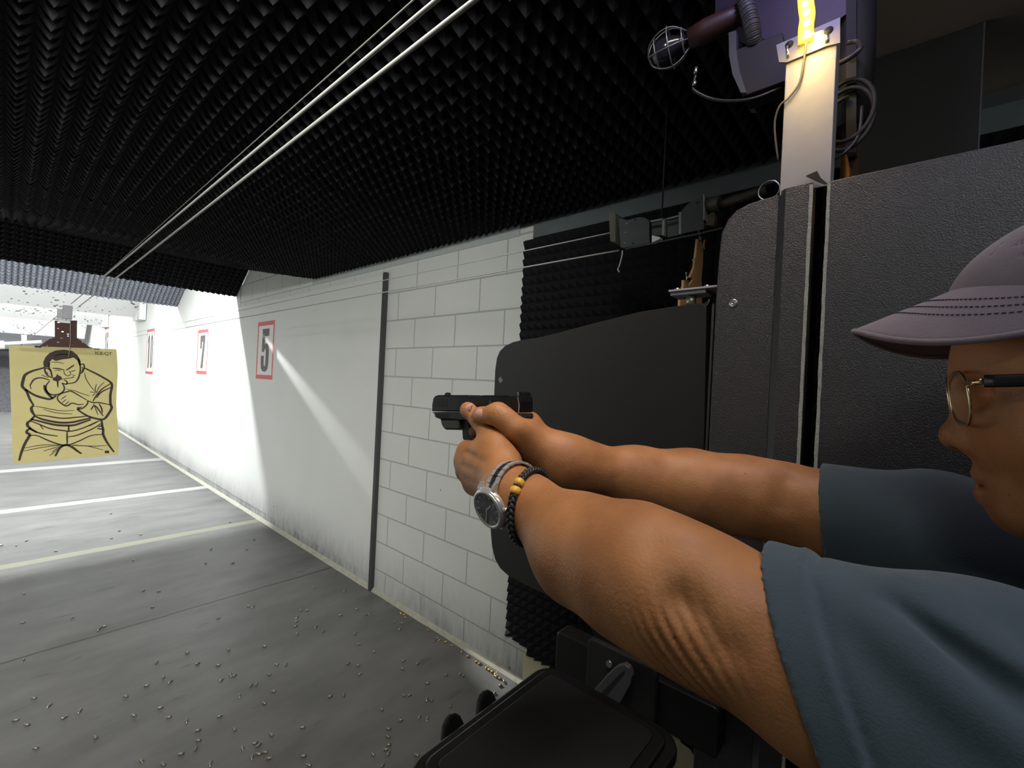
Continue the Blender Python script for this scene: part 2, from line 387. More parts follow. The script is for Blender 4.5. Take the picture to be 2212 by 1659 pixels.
# backing boards
struct('ceiling_slab', MB().box((XL-.1, -2.6, 3.6), (2.0, 23, 3.7)), M['board'])
struct('ceiling_board', MB().box((XL, Y0, ZC+.002), (WALL_X, Y1, ZC+.03)), M['black_paint'])
def slope(name, x0, x1, a, b, t, mt):
    a = Vector((0, *a)); b = Vector((0, *b)); n_ = Vector((0, -(b-a).z, (b-a).y)).normalized()*t
    vs = []
    for x in (x0, x1):
        for p in (a, b, b+n_, a+n_): vs.append((x, p.y, p.z))
    struct(name, MB().add(vs, [(0,1,2,3),(7,6,5,4),(0,4,5,1),(1,5,6,2),(2,6,7,3),(3,7,4,0)]), mt)
slope('ceiling_board', XL, WALL_X-.002, (Y1, ZC+.002), (Y2, ZT+.002), 0.02, M['board'])
slope('ceiling_board', XL, WALL_X-.006, (Y2+.003, ZT+.003), (Y3+.003, ZB+.003), 0.02, M['board'])
slope('ceiling_board', XL, WALL_X-.01, (8.055, 3.105), (9.005, 2.585), 0.02, M['board'])
# white steel baffles far downrange
slope('ceiling_baffle', XL, WALL_X-.12, (11.2, 3.05), (11.9, 2.56), 0.03, M['white_steel'])
slope('ceiling_baffle', XL, WALL_X-.12, (15.6, 3.2), (16.9, 2.64), 0.03, M['white_steel'])
# bracket posts where those baffles meet the wall
struct('trim_4', MB().box((WALL_X-.12, 11.4, 2.50), (WALL_X-.02, 12.1, 3.2)), M['white_steel'])
struct('trim_5', MB().box((WALL_X-.12, 16.4, 2.60), (WALL_X-.02, 17.2, 3.2)), M['white_steel'])
# plain ceiling over the firing line
M['plain_ceiling'] = mat('plain_ceiling', (0.42, 0.36, 0.30), 0.8, var=0.18, scale=9, bump=0.2, bscale=60)
struct('ceiling_plain', MB().box((XL, -2.55, 2.47), (WALL_X, Y0-.005, 2.50)), M['plain_ceiling'], 'plain brownish ceiling over the firing line')
# bullet trap
M['rubber'] = mat('granulated_rubber', (0.055, 0.055, 0.06), 0.95, var=0.7, scale=22, bump=0.8, bscale=30, bdist=0.03)
M['trap_dark'] = mat('dark_blue_steel', (0.008, 0.009, 0.014), 0.5)
struct('wall_far', MB().box((XL, 22.2, 0), (WALL_X, 22.4, 3.6)), M['white_steel'])
tb = MB(); tb.prism([(20.2, 0.002), (22.15, 0.002), (22.15, 1.92), (22.1, 1.92)], 'x', XL+.01, 1.2)
tag(tb.build('bullet_trap', M['rubber']), 'dark granulated rubber bullet trap sloping up at the far end behind the target', 'bullet trap')
struct('trim_6', MB().box((XL, 19.9, 2.08), (1.2, 20.1, 2.36)), M['trap_dark'], 'dark steel beam across the far end')
slope('ceiling_baffle', XL, WALL_X-.15, (19.2, 3.4), (20.3, 2.38), 0.03, M['white_steel'])

# ---- foam on the near part of the side wall, torn along its lower edge
def jag(y):
    k = [( -1.3, .10), (0.45, .12), (0.55, .14), (0.62, .19), (0.80, .185), (0.9, .195), (1.2, .175), (1.43, .17), (1.47, .21), (1.56, .24)]
    for (a, za), (b, zb) in zip(k, k[1:]):
        if a <= y <= b: return za + (zb-za)*(y-a)/(b-a) + 0.016*noise.noise((y*13, 1, 0))
    return .12
fh = 0.046; ny, nz_ = 58, 46; ya, yb = -1.3, 1.56; z0, z1 = 0.10, 2.351
def wall_foam():
    vs = []; fs = []; X = WALL_X-.004
    for i in range(ny):
        y_0 = ya+(yb-ya)*i/ny; y_1 = ya+(yb-ya)*(i+1)/ny
        jb = max(jag(y_0), jag(y_1))
        for j in range(nz_):
            a0 = z0+(z1-z0)*j/nz_; a1 = z0+(z1-z0)*(j+1)/nz_
            if a1 < jb+.008: continue
            lo0 = max(a0, jag(y_0)); lo1 = max(a0, jag(y_1))
            e0 = 0.004*noise.noise((j*.7, 5, 2)) if i == ny-1 else 0
            k = len(vs)
            vs += [(X, y_0, lo0), (X, y_1+e0, lo1), (X, y_1+e0, a1), (X, y_0, a1), (X-fh*(1-.12*random.random()), (y_0+y_1)/2, (max(lo0, lo1)+a1)/2)]
            fs += [(k, k+1, k+4), (k+1, k+2, k+4), (k+2, k+3, k+4), (k+3, k, k+4)]
            # skirt to the wall
            vs += [(WALL_X-.0005, y_0, lo0), (WALL_X-.0005, y_1+e0, lo1), (WALL_X-.0005, y_1+e0, a1)]
            fs += [(k, k+5, k+6, k+1), (k+1, k+6, k+7, k+2)]
    me = bpy.data.meshes.new('acoustic_foam'); me.from_pydata(vs, [], fs); me.materials.append(M['foam']); me.update()
    o = bpy.data.objects.new('acoustic_foam_panel', me); scene.collection.objects.link(o)
    tag(o, 'black pyramid foam sheet glued to the side wall beside the stall, torn lower edge', 'foam panel')
wall_foam()
# grey steel strip along the top of the side wall above the foam
struct('trim_7', MB().box((WALL_X-.012, -1.3, 2.352), (WALL_X, 1.50, 2.425)), M['grey_steel'], 'grey steel strip along the top of the side wall')
struct('trim_8', MB().box((WALL_X-.006, -1.3, 2.426), (WALL_X, 1.60, 2.47)), mat('grey_filler', (0.09, 0.10, 0.105), 0.7))
struct('trim_9', MB().box((WALL_X-.006, 1.602, 2.385), (WALL_X, 4.1, 2.47)), mat('pale_filler', (0.42, 0.45, 0.44), 0.7))
# ---------------------------------------------------------------- object materials
M['red'] = mat('red_print', (0.62, 0.10, 0.10), 0.5, var=0.08)
M['sign_white'] = mat('sign_sheet', (0.72, 0.69, 0.67), 0.5, var=0.04)
M['ink'] = mat('dark_grey_print', (0.10, 0.09, 0.085), 0.55, var=0.1)
M['ink_brown'] = mat('brown_black_ink', (0.035, 0.022, 0.014), 0.7, var=0.2)
M['cable'] = mat('pale_steel_wire', (0.27, 0.275, 0.26), 0.45, 0.3, var=0.2, scale=200)
M['galv'] = mat('galvanised_steel', (0.36, 0.36, 0.38), 0.55, 0.25, var=0.14, scale=22, bump=0.1, bscale=80)
M['steel'] = mat('bright_steel', (0.55, 0.56, 0.57), 0.28, 0.95, var=0.1)
M['dark_steel'] = mat('dark_painted_steel', (0.07, 0.078, 0.08), 0.5, 0.3, var=0.2, scale=30)
M['panel'] = mat('textured_black_plastic', (0.022, 0.022, 0.025), 0.34, var=0.10, scale=45, bump=0.85, bscale=560, bdist=0.0012, spec=0.9, detail=1)
M['panel1'] = mat('smooth_black_plastic', (0.014, 0.0145, 0.014), 0.55, var=0.25, scale=5, spec=0.4)
M['edge'] = mat('cut_plastic_edge', (0.36, 0.37, 0.33), 0.7, var=0.6, scale=300)
M['black'] = mat('black_plastic', (0.012, 0.012, 0.013), 0.30, var=0.2)
M['black_matte'] = mat('matte_black', (0.012, 0.012, 0.013), 0.7, var=0.2)
M['brass'] = mat('tarnished_brass', (0.30, 0.285, 0.235), 0.38, 0.7, var=0.4, scale=50)
M['brass2'] = mat('yellow_brass', (0.62, 0.45, 0.16), 0.30, 0.9, var=0.25, scale=50)
M['brown'] = mat('brown_fibreboard', (0.62, 0.37, 0.17), 0.7, var=0.15, scale=20)
M['brown_dark'] = mat('dark_brown_fibreboard', (0.075, 0.04, 0.028), 0.7, var=0.15)
M['conduit'] = mat('grey_conduit', (0.10, 0.10, 0.12), 0.5, 0.1)
M['copper'] = mat('copper_pipe', (0.55, 0.35, 0.22), 0.25, 0.95)
M['cord'] = mat('black_cord', (0.015, 0.013, 0.013), 0.45)

# ---------------------------------------------------------------- distance signs on the wall
def digit(c):
    if c == '5': return [[(.08,1),(.95,1),(.95,.83),(.42,.83),(.42,.63),(.55,.66),(.75,.655),(.92,.60),(1,.48),(1,.2),(.93,.07),(.72,.005),(.5,0),(.28,.005),(.07,.07),(0,.2),(0,.37),(.38,.37),(.38,.19),(.44,.125),(.55,.125),(.61,.19),(.61,.47),(.56,.53),(.46,.53),(.38,.46),(.08,.46)]]
    if c == '7': return [[(0,1),(1,1),(1,.84),(.70,0),(.24,0),(.60,.80),(.36,.80),(.36,.60),(0,.60)]]
    if c == '1': return [[(.35,1),(.85,1),(.85,0),(.35,0),(.35,.78),(.1,.75),(.1,.88)]]
    if c == '0':
        out = []; n = 20
        for s in (0, 1):
            a = []; b_ = []
            for k in range(n//2+1):
                t = math.pi*(s + 2*k/n) - math.pi/2
                def sup(rx, ry): 
                    ct, st = math.cos(t), math.sin(t)
                    return (.5+rx*abs(ct)**.6*(1 if ct >= 0 else -1), .5+ry*abs(st)**.75*(1 if st >= 0 else -1))
                a.append(sup(.5, .5)); b_.append(sup(.15, .38))
            out.append(a + b_[::-1])
        return out
def sign(yc, zc, wd, ht, txt, label, xs):
    t = thing('distance_sign', label, 'sign', (xs, yc, zc-ht/2), 'yard distance signs on the side wall')
    X = xs
    MB().box((X-.003, yc-wd/2, zc-ht/2), (X, yc+wd/2, zc+ht/2)).build('sheet', M['sign_white'], t)
    b = MB(); bw, bh = .028, .045; x0, x1 = X-.0042, X-.0032
    b.box((x0, yc-wd/2, zc+ht/2-bh), (x1, yc+wd/2, zc+ht/2)).box((x0, yc-wd/2, zc-ht/2), (x1, yc+wd/2, zc-ht/2+bh))
    b.box((x0, yc-wd/2, zc-ht/2+bh), (x1, yc-wd/2+bw, zc+ht/2-bh)).box((x0, yc+wd/2-bw, zc-ht/2+bh), (x1, yc+wd/2, zc+ht/2-bh))
    tag(b.build('border', M['red'], t), 'red border')
    n = len(txt); dw = wd*(.46 if n == 1 else .29); dh = ht*.74; gap = wd*.12
    tot = n*dw + (n-1)*gap
    for i, c in enumerate(txt):
        mb = MB(); left = yc + tot/2 - i*(dw+gap)
        for poly in digit(c):
            pts = [(left - p[0]*dw, zc - dh/2 + p[1]*dh) for p in poly]
            mb.prism(pts, 'x', X-.0042, X-.0032)
        mb.build('numeral', M['ink'], t)
sign(5.13, 1.805, .46, .62, '5', 'distance sign with red border reading 5, the nearest on the side wall', WALL_X-.012)
sign(7.44, 1.815, .50, .63, '7', 'distance sign with thin red border reading 7 on the bright wall', WALL_X-.010)
sign(10.9, 1.86, .66, .86, '10', 'distance sign with red border reading 10, beyond the one reading 7', WALL_X-.010)
sign(16.6, 2.05, .80, 1.1, '15', 'tiny faraway distance sign just right of the paper target', WALL_X-.010)

# ---------------------------------------------------------------- paper target hanging downrange
TY = 4.90
def tz(zx, zy): return (zx/4.485, 640+zy/4.485)       # reading coordinates -> picture
def tp(zx, zy, y=TY): return PY(*tz(zx, zy), y)
def ribbon(mb, pts, wd, y0=TY-.0022):
    P = smoothpath([tp(*p, y0) for p in pts], 4); n = len(P); vs = []
    for i, p in enumerate(P):
        t = P[min(i+1, n-1)] - P[max(i-1, 0)]; t.normalize(); nn = Vector((-t.z, 0, t.x))
        f = i/(n-1); k = wd*(.45+.55*math.sin(math.pi*min(1, max(0, .12+f*.76))))
        vs += [p+nn*k/2, p-nn*k/2]
    fs = [(2*i, 2*i+1, 2*i+3, 2*i+2) for i in range(n-1)]
    mb.add(vs, fs)
mt, nt, b = nodemat('tan_target_paper')
tc = nt.nodes.new('ShaderNodeTexCoord'); nz = nt.nodes.new('ShaderNodeTexNoise'); nz.inputs['Scale'].default_value = 12
nt.links.new(tc.outputs['Object'], nz.inputs['Vector'])
mx = nt.nodes.new('ShaderNodeMix'); mx.data_type = 'RGBA'; mx.inputs[6].default_value = (0.61, 0.53, 0.23, 1); mx.inputs[7].default_value = (0.67, 0.585, 0.27, 1)
nt.links.new(nz.outputs['Fac'], mx.inputs[0]); nt.links.new(mx.outputs[2], b.inputs['Base Color']); b.inputs['Roughness'].default_value = 0.8
tr = nt.nodes.new('ShaderNodeBsdfTranslucent'); nt.links.new(mx.outputs[2], tr.inputs['Color'])
ms = nt.nodes.new('ShaderNodeMixShader'); ms.inputs[0].default_value = 0.27
out = nt.nodes['Material Output']; nt.links.new(b.outputs[0], ms.inputs[1]); nt.links.new(tr.outputs[0], ms.inputs[2]); nt.links.new(ms.outputs[0], out.inputs[0])
M['paper'] = mt
c4 = [tp(85, 475), tp(1128, 513), tp(1145, 1535), tp(125, 1626)]
tgt = thing('paper_target', 'tan paper shooting target printed with a man aiming a revolver, hanging downrange', 'target', ((c4[2]+c4[3])/2))
pm = MB(); vs = []; nu_, nv_ = 12, 14
for j in range(nv_+1):
    for i in range(nu_+1):
        s, q = i/nu_, j/nv_
        p = (c4[0]*(1-s)+c4[1]*s)*(1-q) + (c4[3]*(1-s)+c4[2]*s)*q
        if i == nu_: p.x += .006*math.sin(q*9)
        vs.append(p)
fs = [(j*(nu_+1)+i, j*(nu_+1)+i+1, (j+1)*(nu_+1)+i+1, (j+1)*(nu_+1)+i) for j in range(nv_) for i in range(nu_)]
pm.add(vs, fs)
po = pm.build('sheet', M['paper'], tgt)
S = MB()
mm = lambda k: k*0.0011
for w_, L_ in ((15, [
    [(435,690),(370,708),(310,725),(245,760),(225,810),(215,870),(245,905),(262,930),(290,1000),(325,1055)],
    [(325,1055),(303,1085),(315,1125),(337,1155)], [(337,1155),(300,1200),(268,1225),(268,1255),(300,1285),(360,1320)],
    [(300,1275),(262,1300),(262,1325),(287,1345),(240,1430),(205,1520),(185,1592)],
    [(335,1160),(400,1188),(500,1212),(600,1225),(700,1220),(800,1198),(885,1178)],
    [(300,1190),(400,1215),(520,1243),(620,1252),(720,1248),(800,1222),(880,1195)],
    [(820,695),(880,725),(960,765),(1065,828),(1085,870),(1070,950),(1070,1040),(1082,1080),(1050,1140),(1005,1190),(930,1185),(850,1160),(790,1125),(745,1092)],
    [(985,1200),(990,1250),(1000,1300),(1000,1340),(1040,1420),(1105,1510)],
    [(535,1550),(580,1470),(640,1440),(700,1462),(750,1500),(790,1525)],
    [(430,860),(440,910),(480,960),(510,990)], [(245,900),(330,955),(420,985),(490,995),(545,962)]]),
  (9, [[(1080,842),(1000,890),(950,940),(915,990),(900,1020)], [(845,1010),(900,1030),(960,1030),(1070,1052)], [(850,1010),(845,1045),(800,1085),(755,1098)],
    [(560,965),(600,940),(650,925),(690,920),(760,958),(840,1005)], [(560,965),(558,1000),(590,1035),(635,1062),(665,1055),(700,1035),(760,1050),(810,1045)],
    [(290,865),(330,805),(400,790),(480,812)], [(480,820),(450,860),(445,900),(470,940),(520,955),(580,945),(620,910),(620,872),(600,840)],
    [(600,840),(640,852),(650,830),(622,808)], [(760,600),(777,680),(775,740),(755,800),(720,835),(640,850)], [(480,640),(475,690),(490,720),(500,760),(505,792)],
    [(490,720),(455,698),(433,707),(445,745),(470,775),(500,785)], [(780,665),(805,655),(817,680),(805,722),(792,742),(776,746)],
    [(508,698),(560,700),(622,714)], [(640,717),(680,692),(717,665)], [(650,1310),(650,1432)], [(665,1250),(665,1310)],
    [(300,1210),(360,1232),(480,1280),(600,1300),(700,1305),(820,1270),(940,1215),(978,1205)], [(280,1350),(360,1350),(450,1390),(560,1430),(650,1442),(760,1405),(880,1350),(1000,1337)],
    [(660,1362),(750,1345),(900,1282),(978,1232)], [(290,1290),(400,1330),(560,1355)], [(950,1265),(990,1250)], [(960,1040),(985,1090),(990,1130)],
    [(940,1280),(1000,1290)], [(345,1150),(450,1160),(600,1182),(740,1172),(850,1160)], [(880,1100),(920,1060),(1000,1160)], [(1080,880),(980,930),(935,985)]]),
  (5, [[(530,722),(560,714),(590,727)], [(680,733),(712,722),(732,716)], [(620,715),(622,745),(648,770),(685,757),(670,722)], [(598,802),(650,795),(712,786),(700,774)],
    [(330,1065),(400,1075),(500,1095),(600,1110),(720,1105)], [(420,1095),(550,1130),(700,1140)], [(820,740),(830,790),(870,860),(925,930)], [(935,850),(922,900),(935,937)],
    [(1010,832),(960,880),(935,935)], [(925,935),(870,925)], [(925,940),(890,965)], [(590,1000),(625,975),(642,962)], [(600,1032),(640,1000)], [(625,1056),(668,1018)], [(790,682),(803,702),(790,730)],
    [(230,1500),(400,1465),(600,1440)], [(240,1470),(400,1442),(600,1440)], [(700,1445),(850,1452),(1000,1490)], [(700,1440),(900,1452),(1030,1445)], [(500,1510),(560,1470),(630,1448)],
    [(420,1500),(520,1470),(600,1445)], [(480,1545),(560,1480)], [(530,580),(600,560),(680,570)], [(400,760),(470,790)], [(300,900),(290,860)], [(640,900),(720,915),(800,945),(870,965)],
    [(440,730),(470,755)], [(500,640),(560,640),(620,650)], [(380,1235),(420,1290)], [(860,1260),(940,1220)], [(700,760),(730,770)], [(905,1040),(930,1100),(950,1150)]])):
    for pl in L_: ribbon(S, pl, w_*.00108)
hair = [(425,690),(418,640),(440,590),(480,550),(540,525),(620,517),(700,530),(750,570),(778,620),(783,667),(768,672),(748,620),(710,592),(680,602),(600,612),(540,627),(505,608),(480,640),(472,690)]
S.prism([(p.x, p.z) for p in (tp(*q) for q in hair)], 'y', TY-.0022, TY-.0018)
gunp = [(555,750),(538,782),(508,790),(515,815),(548,825),(556,882),(566,880),(567,822),(602,803),(592,776),(568,768)]
S.prism([(p.x, p.z) for p in (tp(*q) for q in gunp)], 'y', TY-.0022, TY-.0018)
cuff = [(745,1075),(800,1070),(770,1092),(745,1095)]
S.prism([(p.x, p.z) for p in (tp(*q) for q in cuff)], 'y', TY-.0022, TY-.0018)
for bx in ((1015,1495,1057,1520),):
    S.prism([(p.x, p.z) for p in (tp(bx[0],bx[1]), tp(bx[2],bx[1]), tp(bx[2],bx[3]), tp(bx[0],bx[3]))], 'y', TY-.0022, TY-.0018)
tag(S.build('printed_figure', M['ink_brown'], tgt), 'dark line drawing of a frowning man aiming a revolver')
def text_mesh(txt, size, M4, name, mt_, parent, ext=0.0004, sx=1.0):
    cu = bpy.data.curves.new(name, 'FONT'); cu.body = txt; cu.size = size; cu.extrude = ext; cu.offset = size*.012
    ob = bpy.data.objects.new(name+'_tmp', cu); scene.collection.objects.link(ob)
    dg = bpy.context.evaluated_depsgraph_get(); me = bpy.data.meshes.new_from_object(ob.evaluated_get(dg))
    bpy.data.objects.remove(ob); w0 = max(v.co.x for v in me.vertices)-min(v.co.x for v in me.vertices); me.transform(M4 @ Matrix.Diagonal((sx/w0, 1, 1, 1))); me.materials.clear(); me.materials.append(mt_)
    o = bpy.data.objects.new(name, me); scene.collection.objects.link(o)
    if parent: o.parent = parent; o.matrix_parent_inverse = parent.matrix_basis.inverted()
    return o
p = tp(918, 562); q = tp(1080, 568)
text_mesh('ICE-QT', 0.034, Matrix.Translation((p.x, TY-.002, p.z)) @ Matrix.Rotation(math.radians(90), 4, 'X'), 'lettering', M['ink_brown'], tgt, sx=(q.x-p.x))

def holes(mb, n, poly_fn): pass
# hanger: brown shot-through board with carrier block and clips
hg = thing('target_hanger', 'dark brown bullet-holed hanger board holding the paper target from the wires', 'hanger', tp(640, 480), 'target hangers')
hb = [(530,235),(748,235),(746,400),(800,440),(865,490),(950,515),(950,535),(340,520),(350,500),(400,470),(470,420),(532,395)]
mbh = MB().prism([(p.x, p.z) for p in (tp(*q) for q in hb)], 'y', TY+.004, TY+.010)
mt, nt, b = nodemat('holed_brown_board'); tc = nt.nodes.new('ShaderNodeTexCoord'); vo = nt.nodes.new('ShaderNodeTexVoronoi'); vo.inputs['Scale'].default_value = 34
mp = nt.nodes.new('ShaderNodeMapping'); mp.inputs['Scale'].default_value = (1, 0.01, 1.5); nt.links.new(tc.outputs['Object'], mp.inputs[0]); nt.links.new(mp.outputs[0], vo.inputs['Vector'])
lt = nt.nodes.new('ShaderNodeMath'); lt.operation = 'LESS_THAN'; lt.inputs[1].default_value = 0.27; nt.links.new(vo.outputs['Distance'], lt.inputs[0])
wn = nt.nodes.new('ShaderNodeMath'); wn.operation = 'MULTIPLY'; sc_ = nt.nodes.new('ShaderNodeSeparateColor'); nt.links.new(vo.outputs['Color'], sc_.inputs[0])
g2 = nt.nodes.new('ShaderNodeMath'); g2.operation = 'GREATER_THAN'; g2.inputs[1].default_value = 0.5; nt.links.new(sc_.outputs[0], g2.inputs[0])
nt.links.new(lt.outputs[0], wn.inputs[0]); nt.links.new(g2.outputs[0], wn.inputs[1])
b.inputs['Base Color'].default_value = (0.075, 0.035, 0.026, 1); b.inputs['Roughness'].default_value = .8
tr = nt.nodes.new('ShaderNodeBsdfTransparent'); ms = nt.nodes.new('ShaderNodeMixShader'); nt.links.new(wn.outputs[0], ms.inputs[0]); nt.links.new(b.outputs[0], ms.inputs[1]); nt.links.new(tr.outputs[0], ms.inputs[2]); nt.links.new(ms.outputs[0], nt.nodes['Material Output'].inputs[0])
mbh.build('holed_board', mt, hg)
def rectm(mb, a, bq, y0, y1):
    p = tp(*a); q = tp(*bq); mb.box((min(p.x, q.x), y0, min(p.z, q.z)), (max(p.x, q.x), y1, max(p.z, q.z))); return mb
rectm(MB(), (190, 500), (1010, 578), TY+.0015, TY+.0035).build('clamp_plate', M['dark_steel'], hg)
rectm(MB(), (515, 222), (745, 240), TY-.01, TY+.02).build('top_bar', M['black_matte'], hg)
rectm(MB(), (335, 478), (400, 497), TY-.006, TY+.004).build('clip', M['black_matte'], hg); rectm(MB(), (912, 503), (965, 516), TY-.006, TY+.004).build('clip', M['black_matte'], hg)
cr = rectm(MB(), (610, 85), (697, 225), TY-.02, TY+.05).build('carrier_block', M['galv'], hg, bevel=.002)
rectm(MB(), (560, 120), (612, 215), TY+.01, TY+.06).build('carrier_cheek', mat('pale_green_metal', (0.33, 0.37, 0.36), 0.5, 0.3), hg)
rectm(MB(), (565, 225), (680, 265), TY-.012, TY+.0).build('roller', mat('white_nylon', (0.75, 0.75, 0.73), 0.4), hg, bevel=.004)
MB().tube(smoothpath([tp(685,240,TY-.015), tp(680,330,TY-.02), tp(682,420,TY-.018), tp(665,590,TY-.012)], 6), .0022, 6).build('loose_string', M['cable'], hg)

# ---------------------------------------------------------------- wires
def wire(name, a, b_, r, label, cat='cable', mt_=None, group=None):
    return tag(MB().tube([a, b_], r, 8).build(name, mt_ or M['cable']), label, cat, group)
def ends(u, v, z, far=None, Xs=None):
    p = PZ(u, v, z); return p
g = 'wires running downrange over the lane'
pA = PZ(1015, 0, 2.02); pB = PZ(945, 0, 2.02); 
cA = tp(655, 95, TY-.02); 
wire('cable', pA + (pA-Vector((pA.x-.01, 4.88, 2.02)))*.12, Vector((pA.x+.02, 4.88, 2.015)), .0032, 'pale guide wire passing overhead, the right one of the close pair', group=g)
wire('cable', pB + (pB-Vector((pB.x, 4.88, 2.02)))*.12, Vector((pB.x-.0, 4.88, 2.03)), .0028, 'pale guide wire passing overhead, the left bright one of the close pair', group=g)
pC = PZ(893, 0, 2.06)
wire('cable', pC + (pC-Vector((pC.x, 4.88, 2.04)))*.12, Vector((pC.x+.005, 4.85, 2.045)), .0012, 'thin dark wire just left of the bright guide wires', mt_=mat('dark_wire', (.12,.12,.11), .5, .4), group=g)
# wires leaving the carrier downrange to the far end
wire('cable', Vector((.31, 4.96, 2.01)), Vector((.31, 19.8, 2.03)), .004, 'guide wire behind the paper target running to the far end', group=g)
for (x_, z_, lb) in ((-.62, 2.0, 'upper white wire crossing the far bay at the left edge'), (-.66, 1.97, 'lower white wire crossing the far bay at the left edge')):
    wire('cable', Vector((x_, -1, z_)), Vector((x_, 19.8, z_)), .004, lb, group='wires of the next lane on the left')
# far return pulley bracket of the next lane, left of the target hanger
rp = thing('pulley_bracket', 'white pulley bracket with rod at far left above the paper target', 'bracket', (-.35, 12, 2.1))
MB().tube([PY(-40, 745, 12), PY(90, 738, 12)], .03, 8).build('rod', M['sign_white'], rp)
MB().tube([PY(52, 723, 12), PY(52, 740, 12)], .035, 8).build('pulley', M['sign_white'], rp)
MB().tube([PY(-20, 745, 11.9), PY(10, 745, 11.9)], .075, 10).build('drum', M['sign_white'], rp)
# neighbour lane wires
XN = 1.29
a = PX(1337, 541, XN); wire('cable', a, Vector((XN, 19.8, a.z)), .0030, 'lower white wire running from the neighbouring carrier along the side wall', group='wires of the neighbouring lane')
a = PX(1333, 500, XN); wire('cable', a, Vector((XN, 19.8, a.z)), .0024, 'upper thin wire running from the neighbouring carrier along the side wall', group='wires of the neighbouring lane')

# ---------------------------------------------------------------- neighbouring lane carrier (hangs from the ceiling)
def z5(x, y): return (1300+x/5.93, 400+y/5.93)
def poly5(pts, X): return [(p.y, p.z) for p in (PX(*z5(*q), X) for q in pts)]
nc = thing('target_carrier', 'grey steel target carrier with side plates hanging in the neighbouring lane', 'carrier', PX(1420, 560, 1.25))
XA = 1.24
M['channel'] = mat('light_channel', (0.26, 0.28, 0.27), .5, .3)
MB().prism(poly5([(215,430),(330,448),(430,418),(500,408),(560,420),(605,455),(605,742),(262,805),(240,790)], XA), 'x', XA, XA+.004).build('side_plate', M['dark_steel'], nc)
MB().prism(poly5([(1010,345),(1060,280),(1130,220),(1240,165),(1300,128),(1308,560),(1015,622)], XA), 'x', XA, XA+.004).build('side_plate', M['dark_steel'], nc)
MB().prism(poly5([(215,430),(235,790),(300,800),(300,440)], XA+.07), 'x', XA+.004, XA+.07).build('end_block', mat('olive_block', (0.075, 0.075, 0.055), .6), nc)
for q in ([(615,455),(800,418),(800,440),(630,470)], [(775,425),(803,420),(800,640),(770,640)], [(820,425),(990,380),(990,400),(835,438)], [(985,345),(1015,345),(1015,622),(985,630)]):
    MB().prism(poly5(q, XA-.003), 'x', XA-.003, XA+.012).build('frame_bar', M['channel'], nc)
MB().prism(poly5([(640,470),(775,445),(770,640),(640,640)], XA+.03), 'x', XA+.03, XA+.034).prism(poly5([(835,440),(985,400),(980,640),(840,668)], XA+.03), 'x', XA+.03, XA+.034).build('inner_plate', mat('inner_plate', (.10, .11, .115), .5, .3), nc)
MB().prism(poly5([(640,640),(700,655),(745,665),(740,690),(640,735)], XA+.01), 'x', XA+.01, XA+.03).build('pulley', M['sign_white'], nc)
MB().tube([PX(*z5(300, 815), XA), PX(*z5(1200, 632), XA), PX(*z5(1540, 552), XA)], .0028, 6).build('bottom_rod', M['dark_steel'], nc)
MB().prism(poly5([(1298,122),(1312,122),(1314,440),(1302,440)], XA-.004), 'x', XA-.004, XA+.02).build('bright_edge', M['galv'], nc)
mo = MB(); mo.tube([PX(*z5(1350, 262), XA+.02), PX(*z5(1505, 238), XA+.02)], .021, 14)
mo.build('motor', mat('olive_motor', (.10,.10,.08), .5, .3), nc)
MB().tube([PX(*z5(1505, 250), XA+.02), PX(*z5(2100, 60), XA+.02)], .012, 10).build('drive_tube', mat('dull_tube', (.07,.06,.05), .6), nc)
MB().prism(poly5([(1320,440),(1460,330),(1460,470),(1440,530),(1320,520)], XA+.03), 'x', XA+.02, XA+.04).build('lower_bracket', mat('rusty_bracket', (.10,.075,.055), .7), nc)
for q in ((320,497),(308,608),(290,745),(430,445),(405,745),(1230,225)):
    c = PX(*z5(*q), XA); MB().lathe([(.003, 0), (.003, .002), (.0015, .003)], Matrix.Translation(c) @ Matrix.Rotation(-math.pi/2, 4, 'Y'), 8).build('screw', M['steel'] if q[0] < 330 else M['black'], nc)
cp = [PX(*z5(*q), XA) for q in ((262,838),(262,880),(245,960),(225,1030),(205,1075),(215,1100),(228,1115))]
MB().tube(smoothpath(cp, 4), .0025, 6).build('cord_end', M['cable'], nc)
# hanger rods up to the ceiling
MB().tube([(XA+.05, .56, 2.09), (XA+.05, .56, 2.455)], .0025, 6).build('hanger_rod', M['black_matte'], nc)
# brown hanger of the neighbouring lane
nh = thing('target_hanger', 'light brown shot-up hanger board hanging above the bench screen hinge', 'hanger', PY(1505, 640, .45), 'target hangers')
hb = [(1228,690),(1275,690),(1300,830),(1295,1000),(1278,1180),(1280,1320),(1282,1600),(1000,1600),(1003,1470),(1030,1350),(1048,1290),(1050,1215),(1107,1215),(1110,1300),(1180,1195),(1130,1180),(1160,1110),(1185,1050),(1205,900)]
MB().prism([(p.x, p.z) for p in (PY(*z5(*q), .45) for q in hb)], 'y', .45, .456).build('board', M['brown'], nh)
def pin(pts, nm, pr, y=.446, r=.0022, mt_=None): MB().tube(smoothpath([PY(*z5(*q), y) for q in pts], 4), r, 6).build(nm, mt_ or M['steel'], pr)
pin([(1240,540),(1238,600),(1262,660),(1262,700)], 'clip', nh, r=.004)
pin([(1205,430),(1212,450)], 'clip', nh, r=.008)
pin([(1088,1215),(1090,1160),(1080,1130),(1088,1118),(1097,1135)], 'clip', nh)
pin([(1165,960),(1200,940)], 'splinter', nh, mt_=M['brown']); pin([(1318,700),(1305,760),(1310,820)], 'splinter', nh, mt_=M['brown'])
MB().box((1.25, .452, 2.02), (1.30, .462, 2.10)).build('drop_arm', M['black_matte'], nh)

